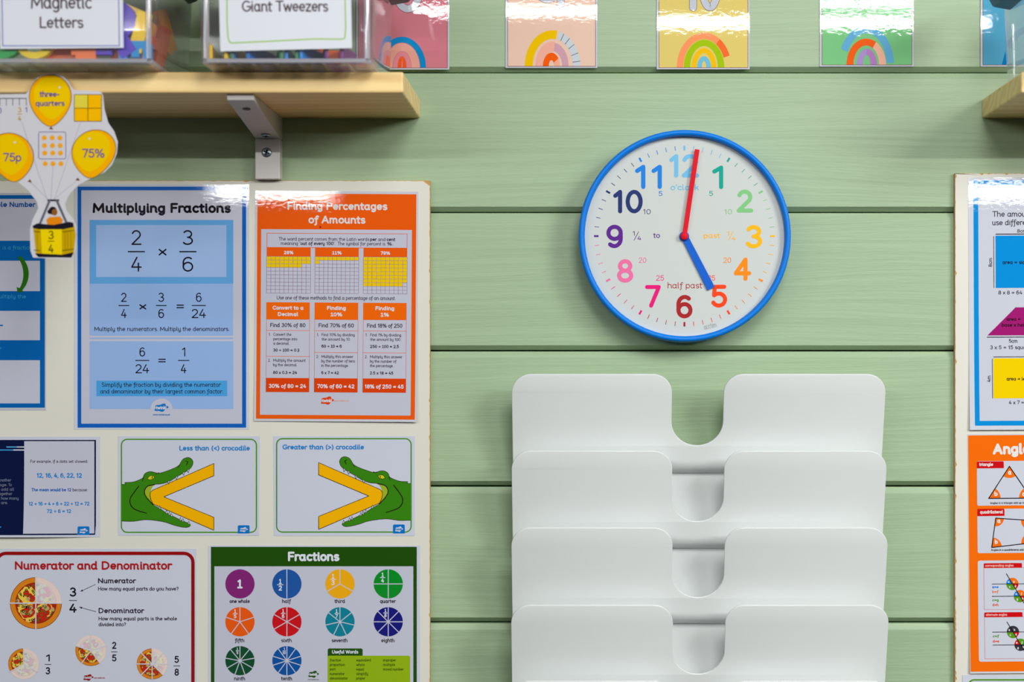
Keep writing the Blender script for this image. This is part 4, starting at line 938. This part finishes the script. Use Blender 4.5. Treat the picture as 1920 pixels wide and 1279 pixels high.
    bm = bmesh.new(); lathe_bm(bm, [(0.0001, 0.0352), (0.0035, 0.0350), (0.0044, 0.0344), (0.0046, 0.0326)], (c.x, c.z), 40); bm_obj('centre_cap', bm, RED, root, root.location)['label'] = 'round red centre cap'
clock()

# ------------------------------------------------------------------ stepped file holder
def file_holder():
    tops = (702, 846, 990, 1135.3, 1278)
    CXw = (1310 - VX) * S * 0.974; HW = 0.2204
    root = empty('file_holder', (CXw, 0, P(0, 1420, 0.05).z), 'white plastic five tier wall file holder with U notches, below the clock', 'file holder')
    nx = (1308.5 - 1310) * S * 0.974; nr = 48.5 * S * 0.974; rc = 0.023
    for k, ty in enumerate(tops):
        dt = 0.056 + 0.0062 * k; z0 = P(0, ty, dt).z
        # outline in (x, s): s runs down the panel from the top edge
        SL = 0.1085; AR = 0.021; STOT = SL + AR * math.pi * 0.45
        out = []
        def cor(cx, cs, r, a0, a1, n=10):
            for i in range(n + 1):
                a = R(a0 + (a1 - a0) * i / n); out.append((cx + r * math.cos(a), cs + r * math.sin(a)))
        nd = 0.0885
        cor(-HW + rc, rc, rc, 180, 270); cor(nx - nr - rc, rc, rc, 270, 360)
        cor(nx, nd - nr, nr, 180, 0, 28) if False else None
        for i in range(29):
            a = R(180 - 180 * i / 28); out.append((nx + nr * math.cos(a), nd - nr + nr * math.sin(a)))
        cor(nx + nr + rc, rc, rc, 180, 270); cor(HW - rc, rc, rc, 270, 360)
        out += [(HW, STOT), (-HW, STOT)]
        bm = bmesh.new(); vs_ = [bm.verts.new((x, 0, -s)) for x, s in out]; bm.faces.new(vs_)
        for i in range(1, 48):
            bmesh.ops.bisect_plane(bm, geom=bm.verts[:] + bm.edges[:] + bm.faces[:], plane_co=(0, 0, -STOT * i / 48), plane_no=(0, 0, 1))
        th = math.asin(0.030 / SL)              # lean of the panel, top edge outwards
        for v in bm.verts:
            s = -v.co.z
            if s <= SL: dd, zz = dt - s * math.sin(th), z0 - s * math.cos(th)
            else:
                a = (s - SL) / AR                # turn under, towards the wall
                d1, z1 = dt - SL * math.sin(th), z0 - SL * math.cos(th)
                dd = d1 - AR * (math.cos(th) - math.cos(th + a)) if False else d1 - AR * (math.cos(th) - math.cos(min(th + a, math.pi)))
                zz = z1 - AR * (math.sin(th + a) - math.sin(th))
            v.co = (CXw + v.co.x, -dd, zz)
        bmesh.ops.recalc_face_normals(bm, faces=bm.faces)
        if sum(f.normal.y * f.calc_area() for f in bm.faces) > 0: bmesh.ops.reverse_faces(bm, faces=bm.faces)
        o = bm_obj('front_panel', bm, RACK, root, root.location, smooth=True)
        sm_ = o.modifiers.new('thickness', 'SOLIDIFY'); sm_.thickness = 0.0034; sm_.offset = -1
        bevel(o, 0.0013, 3, 60)
        # back plate, rising behind the next panel from under this one
        d_end = dt - 0.030 - AR * (math.cos(th) - math.cos(th + 0.45 * math.pi))
        ze = z0 - SL * math.cos(th) - AR * (math.sin(th + 0.45 * math.pi) - math.sin(th))
        bm = bmesh.new(); db = max(0.0035, d_end + 0.0052); zb = ze - 0.0925 - 0.02
        zlow = P(0, tops[k + 1], dt).z - 0.122 if k < 4 else ze - 0.03
        box_bm(bm, (CXw - HW + 0.006, -db - 0.0012, zlow), (CXw + HW - 0.006, -db + 0.0012, max(ze + 0.0006, P(0, ty + 183, db).z)))
        o = bm_obj('back_plate', bm, RACK, root, root.location); bevel(o, 0.0006, 2)
        if k == 0:
            for sx in (-1, 1):
                bm = bmesh.new(); box_bm(bm, (CXw + sx * 0.12 - 0.012, -0.03, ze + 0.02), (CXw + sx * 0.12 + 0.012, -0.0004, ze + 0.04))
file_holder()

# ------------------------------------------------------------------ balloon cut-out hanging on the shelf edge
def egg(cx, top, bot, rx, n=40, lean=0.0):
    h = bot - top; yc = top + h * 0.43; pts = []
    for i in range(n):
        t = 2 * math.pi * i / n; s, c = math.sin(t), math.cos(t)
        y = yc - c * (yc - top) if c > 0 else yc - c * (bot - yc)
        x = rx * s * (1 if c > 0 else (1 - 0.32 * c * c))
        pts.append((cx + x + lean * (y - yc), y))
    return pts
def balloon_cutout():
    p = Print(0.1800); out = [(-36, 186), (0, 177), (48, 176), (55, 170), (60, 158), (70, 146), (84, 139), (98, 137), (114, 140), (127, 151), (134, 163), (140, 169), (188, 171), (193, 178), (196, 205), (203, 230), (214, 246), (221, 266), (219, 288), (210, 309), (196, 323), (166, 337), (148, 346), (131, 363), (122, 381), (124, 394), (138, 412), (143, 425), (142.5, 468), (134, 487), (62, 483), (57, 470), (56, 430), (61, 412), (72, 390), (69, 378), (52, 356), (30, 338), (0, 321), (-36, 300)]
    O = M((120, 70, 10)); YO = M((255, 178, 4)); Y = M((246, 202, 4)); V = M((88, 76, 160)); ST = M((176, 172, 196)); W_ = M((222, 222, 234)); BK = M((30, 28, 40))
    p.sheet(out, M((214, 212, 220)), 0.0004)
    for e, e2, hx, hy, kn in ((egg(94.5, 140, 237, 39.5), egg(97, 144, 224, 34), 112, 164, (96, 240)), (egg(176, 243.5, 334, 41, lean=-0.12), egg(172, 247, 322, 35, lean=-0.1), 168, 260, (146, 336)), (egg(21, 249.5, 341, 42, lean=0.12), egg(17, 253, 328, 35, lean=0.1), 28, 267, (56, 339))):
        p.poly(e, YO, 1); p.stroke(e + [e[0]], 1.1, O, 3, 0); p.poly(e2, Y, 2); p.disc(hx, hy, 2, W_, 3, n=14)
        p.poly([(kn[0], kn[1] - 3), (kn[0] + 4, kn[1] + 3), (kn[0] - 4, kn[1] + 2)], O, 3)
    p.text('three-', 74, 112, 182, 11, 0.17, V, 5, step=20); p.text('quarters', 67, 121.5, 199, 10.5, 0.17, V, 5, step=20); p.text('75p', 6, 40, 303, 16, 0.13, V, 5, big=True); p.text('75%', 154, 196, 296, 17, 0.13, V, 5, big=True)
    for i in range(2):
        for j in range(2):
            p.rect(140 + 25 * i, 178 + 25 * j, 165 + 25 * i, 203 + 25 * j, M((232, 214, 70)) if (i, j) == (0, 0) else M((255, 190, 4)), 2)
    p.frame(139, 177, 191, 228, 1.1, O, 3); p.rect(164.4, 177, 165.6, 228, O, 3); p.rect(139, 202.4, 191, 203.6, O, 3)
    p.rframe(72, 247, 124, 298.5, 4, 1.0, V, 2)
    for y, xs in ((258.5, (83, 98, 112.5)), (273, (83.5, 98.5, 113)), (287, (84, 99, 113.5)), (307, (85, 99.5, 114.5))):
        for x in xs: p.disc(x, y, 4.6, M((252, 170, 20)), 2, n=14)
    p.rect(-30, 184, 50, 185.3, BK, 2)
    for x in (-25, -12, 0, 12, 24, 36.5, 49.5): p.rect(x - 0.5, 184, x + 0.5, 198, BK, 2)
    p.text('0', -4, 3, 213, 11, 0.13, V, 2); p.text('1', 47, 51, 211, 10, 0.13, V, 2)
    G = M((206, 160, 30)); frac(p, '3', '4', 37, 201, 214, 227, 10, 0.14, G, 9, 1.2, 3)
    for a in ((41, 229), (56, 340), (99.5, 311), (151, 229), (146, 337), (99.5, 311)): p.stroke([a, (95 + (a[0] - 95) * 0.12, 374)], 0.8, ST, 1, 0)
    p.rect(89, 374, 111, 377.5, BK, 2)
    for x0, x1 in ((93, 75), (107, 126)): p.stroke([(x0, 377), (x1, 420)], 4.2, M((110, 110, 128)), 3, 6); p.stroke([(x0 - 1.5, 377), (x1 - 1.5, 420)], 0.9, BK, 4, 0)
    p.disc(99, 395, 7.5, BK, 2, n=18); p.disc(93.5, 397, 4.5, BK, 2, n=14); p.disc(102.5, 398, 5.2, M((150, 92, 40)), 3, ry=6.2, n=18)
    p.poly([(93, 407), (112, 406), (118, 412), (114, 424), (90, 424), (87, 412)], M((238, 140, 20)), 3)
    p.poly([(62, 424), (139, 422), (142, 440), (138, 478), (68, 478), (64, 440)], M((206, 166, 10)), 3); p.poly([(76, 427), (116, 427), (116.5, 477), (79, 477)], M((246, 214, 10)), 4)
    for y in (435, 470): p.stroke([(64, y - 1), (76, y)], 1.4, M((90, 64, 10)), 4, 0); p.stroke([(117, y), (139, y - 3)], 1.4, M((90, 64, 10)), 4, 0)
    for x in (70, 122, 127, 133): p.stroke([(x, 432), (x + 0.5, 472)], 0.8, M((150, 116, 10)), 4, 0)
    p.poly([(61, 424), (70, 419), (100, 422), (130, 416), (138, 418), (138, 426), (118, 430), (74, 430), (63, 428)], BK, 5); p.poly([(66, 475), (116, 478), (138, 473), (134, 483), (72, 482)], BK, 4)
    frac(p, '3', '4', 96, 433, 452.5, 474, 15.5, 0.12, M((60, 44, 10)), 12, 1.2, 6)
    p.build('balloon_cutout', 'paper cut-out of yellow balloons lifting a basket, three quarters, hanging from the shelf', 'cut-out')
balloon_cutout()

# ------------------------------------------------------------------ clear storage boxes
def tub(parent, xa, xb, df, db, z0, h, mat, flare=0.006):
    """open box with rounded upright corners, walls leaning out, ribs under the base"""
    bm = bmesh.new(); r = 0.012; n = 6
    def ringpts(x0, x1, y0, y1, r, z):
        pts = []
        for cx, cy, a in ((x1 - r, y1 - r, 0), (x0 + r, y1 - r, 90), (x0 + r, y0 + r, 180), (x1 - r, y0 + r, 270)):
            for i in range(n + 1):
                t = R(a + 90 * i / n); pts.append(bm.verts.new((cx + r * math.cos(t), cy + r * math.sin(t), z)))
        return pts
    lv = []
    for t, g in ((0.0, -0.005), (0.002, -0.0015), (0.006, 0.0)): lv.append((z0 + t, g))
    lv += [(z0 + h * f, flare * f) for f in (0.3, 0.6, 0.93)] + [(z0 + h * 0.935, flare + 0.003), (z0 + h, flare + 0.0035)]
    rs = [ringpts(xa - g, xb + g, -df - g, -db + g, r + max(g, -0.003), z) for z, g in lv]
    for A, B in zip(rs, rs[1:]):
        for i in range(len(A)): bm.faces.new((A[i], A[(i + 1) % len(A)], B[(i + 1) % len(A)], B[i])).smooth = True
    bm.faces.new(rs[0][::-1])
    o = bm_obj('tub', bm, mat, parent, parent.location)
    m = o.modifiers.new('thickness', 'SOLIDIFY'); m.thickness = 0.0016; m.offset = -1
    return o
def tub_edges(parent, xa, xb, df, db, z0, h):
    '''the thick, milky moulded edge round the base with its ribs, and the two front corners'''
    bm = bmesh.new(); t = 0.0048; e = 0.0022
    x0, x1, y0, y1 = xa + e, xb - e, -df + e, -db - e
    for lo, hi in (((x0 + t, y0, z0 + 0.0024), (x1 - t, y0 + t, z0 + 0.0064)), ((x0 + t, y1 - t, z0 + 0.0024), (x1 - t, y1, z0 + 0.0064)), ((x0, y0 + t, z0 + 0.0024), (x0 + t, y1 - t, z0 + 0.0064)), ((x1 - t, y0 + t, z0 + 0.0024), (x1, y1 - t, z0 + 0.0064))): box_bm(bm, lo, hi)
    n = max(3, int((x1 - x0) / 0.024))
    for i in range(1, n):
        x = x0 + (x1 - x0) * i / n; box_bm(bm, (x - 0.0012, y0 + t + 0.0004, z0 + 0.0024), (x + 0.0012, y1 - t - 0.0004, z0 + 0.0044))
    bm_obj('base_rim', bm, MILKY, parent, parent.location)['label'] = 'milky moulded base edge with ribs'
    for x in (x0 + 0.0036, x1 - 0.0036):
        bm = bmesh.new(); lathe = [(x + 0.0032 * math.cos(2 * math.pi * i / 12), y0 + 0.0036 + 0.0032 * math.sin(2 * math.pi * i / 12)) for i in range(12)]
        prism_bm(bm, lathe, 'Z', z0 + 0.0066, z0 + h * 0.92); bm_obj('corner_rib', bm, MILKY, parent, parent.location)['label'] = 'milky thickened front corner'
def added_lid(parent, xa, xb, df, db, z, col):  # out of view, added to shade the contents and the wall behind
    bm = bmesh.new(); e = 0.0085
    pts = rrect_pts(xa - e, -df - e, xb + e, -db + e, 0.016)
    prism_bm(bm, pts, 'Z', z + 0.0004, z + 0.009); inner = rrect_pts(xa + 0.012, -df + 0.012, xb - 0.012, -db - 0.012, 0.012); prism_bm(bm, inner, 'Z', z + 0.0091, z + 0.0125)
    o = bm_obj('added_lid', bm, M(col, 'plastic'), parent, parent.location); bevel(o, 0.0015, 2); return o
def handle(parent, x, sgn, d0, z, col, k=1.0):
    bm = bmesh.new()
    prism_bm(bm, [(x, z), (x + sgn * 0.022 * k, z + 0.004), (x + sgn * 0.026 * k, z + 0.012), (x + sgn * 0.024 * k, z + 0.034), (x, z + 0.036)], 'Y', -d0 - 0.035, -d0 + 0.035)
    o = bm_obj('handle', bm, M(col, 'plastic'), parent, parent.location); bevel(o, 0.003, 3); return o
def box_label(parent, d, pts, draw):
    p = Print(d); p.sheet(pts, M((228, 230, 240), 'paper'), 0.0003); draw(p)
    o = p.build('paper_label', parent=parent, tilt=2.75); o['label'] = 'white printed paper label'; return o
ZT = SH_TOP + 0.0003
FD, BD = 0.214, 0.055
def fx(px): return P(px, 0, FD).x
def storage_boxes():
    b1 = empty('storage_box', ((fx(-55) + fx(286)) / 2, -(FD + BD) / 2, ZT), 'clear box of magnetic letters on the left of the shelf, blue-bordered label', 'storage box', 'clear storage boxes on the shelves')
    tub(b1, fx(-52), fx(286), FD, BD, ZT, 0.125, CLEAR); tub_edges(b1, fx(-52), fx(286), FD, BD, ZT, 0.125)
    TX = M((70, 44, 58), 'paper')
    def d1(p):
        B = M((70, 70, 190), 'paper')
        p.frame(3, -70, 223.5, 86, 1.6, B, 1); p.text('Magnetic', 58, 172, 16.5, 25, 0.125, TX, 2, big=True); p.text('Letters', 74, 156, 52.5, 22, 0.135, TX, 2, big=True)
    box_label(b1, FD + 0.0037, [(-1.5, -75), (230.5, -75), (230.5, 89), (-1.5, 91)], d1)
    b2 = empty('storage_box', ((fx(373) + fx(697)) / 2, -(FD + BD) / 2, ZT), 'clear box of giant tweezers on the shelf end, green-bordered label', 'storage box', 'clear storage boxes on the shelves')
    tub(b2, fx(374), fx(697), FD, BD, ZT, 0.125, CLEAR); tub_edges(b2, fx(374), fx(697), FD, BD, ZT, 0.125)
    def d2(p):
        G = M((150, 200, 80), 'paper')
        p.stroke([(426, -60), (425.5, 40), (427, 70), (430, 79), (436, 80), (540, 75), (590, 72.5), (640, 73), (646, 71), (648, 50), (646, -60)], 2.4, G, 1); p.text('Giant Tweezers', 453.5, 615.5, 22, 21, 0.135, TX, 2, big=True)
    box_label(b2, FD + 0.0037, [(410, -75), (657.5, -75), (659.5, 89.5), (412, 95.5)], d2)
    handle(b1, fx(286) + 0.009, 1, 0.135, P(0, -2, 0.13).z, (40, 44, 60), 0.55); handle(b2, fx(374) - 0.009, -1, 0.135, P(0, 0, 0.13).z, (70, 72, 78), 0.55)
    added_lid(b1, fx(-52), fx(286), FD, BD, ZT + 0.125, (96, 98, 106)); added_lid(b2, fx(374), fx(697), FD, BD, ZT + 0.125, (96, 98, 106))
    handle(b2, fx(701) + 0.003, 1, 0.13, P(0, -2, 0.13).z, (70, 72, 78))['label'] = 'grey clip handle'
    xr = P(1885, 0, BD).x
    b3 = empty('storage_box', (xr + 0.11, -(FD + BD) / 2, ZT), 'clear empty-looking box on the right shelf, cut by the frame edge', 'storage box', 'clear storage boxes on the shelves')
    tub(b3, xr, xr + 0.22, FD, BD, ZT, 0.125, CLEAR); tub_edges(b3, xr, xr + 0.22, FD, BD, ZT, 0.125); handle(b3, xr - 0.004, -1, 0.13, P(0, 7, 0.13).z, (20, 96, 150))['label'] = 'blue clip handle'
storage_boxes()

def settle(o, xa, xb, floor=None):
    '''keep a toy inside the tub between xa and xb, resting at or above its floor'''
    bpy.context.view_layer.update()
    m = o.matrix_basis; P_ = [m @ v.co for v in o.data.vertices]
    lo = [min(p[i] for p in P_) for i in range(3)]; hi = [max(p[i] for p in P_) for i in range(3)]
    o.location.x += max(0, xa - lo[0]) - max(0, hi[0] - xb)
    f, b = -(FD - 0.0035), -(BD + 0.0035)
    o.location.y += max(0, f - lo[1]) - max(0, hi[1] - b)
    o.location.z += max(0, ZT + 0.0065 - lo[2]) if floor is None else ZT + floor - lo[2]

def letter(ch, col, px, py, d, size, rot, label, thick=0.008, wt=0.30):
    """a chunky magnetic letter leaning inside the box; px, py is its centre as it stands at depth d"""
    adv, paths = glyph_paths(ch, 15)
    bm = bmesh.new(); k = size / 700.0; w = wt * size / 2
    cnt = [0]
    def blob(pts):
        cnt[0] += 1; prism_bm(bm, pts, 'Y', -cnt[0] * 0.00004, thick + cnt[0] * 0.00004)
    for q in paths:
        q = [((x - adv / 2) * k, (y - 350) * k) for x, y in q]
        for a, b in zip(q, q[1:]):
            t = math.atan2(b[1] - a[1], b[0] - a[0]); nx, ny = -math.sin(t) * w, math.cos(t) * w; ex, ey = math.cos(t) * w * 0.3, math.sin(t) * w * 0.3
            blob([(a[0] - ex + nx, a[1] - ey + ny), (a[0] - ex - nx, a[1] - ey - ny), (b[0] + ex - nx, b[1] + ey - ny), (b[0] + ex + nx, b[1] + ey + ny)])
    c = P(px, py, d)
    me = bpy.data.meshes.new('magnetic_letter'); bm.to_mesh(me); bm.free(); me.materials.append(M(col, 'plastic'))
    o = link_mesh('magnetic_letter', me, None, c); o.rotation_euler = (R(rot[0]), R(rot[1]), R(rot[2]))
    settle(o, fx(-47), fx(281))
    return tag(o, label, 'toy letter', 'magnetic letters in the clear box')
ID = FD - 0.0045
letter('O', (10, 170, 70), 2, 90, ID, 0.044, (0, 0, 0), 'green round magnetic letter in the bottom left of the letter box', wt=0.34)
letter('D', (246, 214, 10), 68, 92, ID, 0.036, (0, 68, 0), 'yellow hollow magnetic letter lying askew under the label', wt=0.20)
letter('I', (244, 116, 50), 118, 106, ID - 0.0095, 0.040, (0, 90, 0), 'orange magnetic letter lying flat behind the yellow one', wt=0.42)
letter('L', (250, 126, 64), 158, 100, ID, 0.036, (0, 0, 0), 'orange magnetic letter beside the purple one', wt=0.36)
letter('R', (92, 62, 200), 217, 84, ID, 0.046, (0, 0, 0), 'large purple magnetic letter standing beside the label corner', wt=0.40)
letter('I', (252, 208, 10), 270, 60, ID, 0.040, (0, 14, 0), 'tall yellow magnetic letter leaning in the corner of the box', wt=0.36)
letter('E', (10, 150, 215), 266, 108, ID, 0.026, (0, 90, 0), 'small blue magnetic letter in the right corner of the box', wt=0.34)
letter('T', (250, 200, 30), 246, 52, ID - 0.030, 0.036, (0, 20, 20), 'yellow magnetic letter behind the purple one', wt=0.26)
letter('H', (228, 84, 40), 298, 84, ID - 0.06, 0.046, (0, 15, 60), 'red-orange magnetic letter seen through the side of the box')
letter('N', (240, 150, 20), 302, 62, ID - 0.09, 0.044, (0, -20, 50), 'amber magnetic letter at the back of the box side')
letter('P', (250, 150, 90), 240, 70, ID - 0.05, 0.046, (0, 0, 15), 'pale orange magnetic letter standing well behind the purple one')

def tweezers(col, px, d, zoff, yaw, label, L=0.12):
    bm = bmesh.new()
    for s in (-1, 1):
        prof = [(0.000, 0.004), (0.02, 0.010), (0.07, 0.013), (0.11, 0.006), (L, 0.004)]
        A = [(s * (0.002 + o), -y) for y, o in prof]; B = [(s * (0.006 + o), -y) for y, o in prof]
        prism_bm(bm, A + B[::-1], 'Z', 0, 0.016)
    prism_bm(bm, [(-0.011, 0.001), (0.011, 0.001), (0.008, 0.010), (-0.008, 0.010)], 'Z', 0, 0.016)
    c = P(px, 0, d); me = bpy.data.meshes.new('giant_tweezers'); bm.to_mesh(me); bm.free(); me.materials.append(M(col, 'plastic'))
    o = link_mesh('giant_tweezers', me, None, (c.x, -d, ZT + 0.0022 + zoff)); o.rotation_euler = (0, 0, R(yaw)); bevel(o, 0.0015, 2)
    settle(o, fx(380), fx(691), 0.0065 + zoff)
    return tag(o, label, 'tweezers', 'giant tweezers in the clear box')
tweezers((250, 200, 20), 424, 0.10, 0, -4, 'yellow toy tweezers at the left end of the tweezer box')
tweezers((40, 130, 100), 470, 0.095, 0, 6, 'green toy tweezers next to the yellow pair')
tweezers((20, 110, 200), 518, 0.098, 0, -8, 'blue toy tweezers in the middle of the box')
tweezers((46, 140, 90), 560, 0.096, 0, 5, 'green toy tweezers right of the middle blue pair')
tweezers((20, 140, 225), 604, 0.10, 0, -6, 'bright blue toy tweezers beside the purple pair')
tweezers((120, 40, 130), 646, 0.097, 0, 3, 'purple toy tweezers right of the bright blue pair')
tweezers((250, 120, 60), 625, 0.094, 0.0175, 6, 'orange toy tweezers lying on top of the purple pair', 0.10)
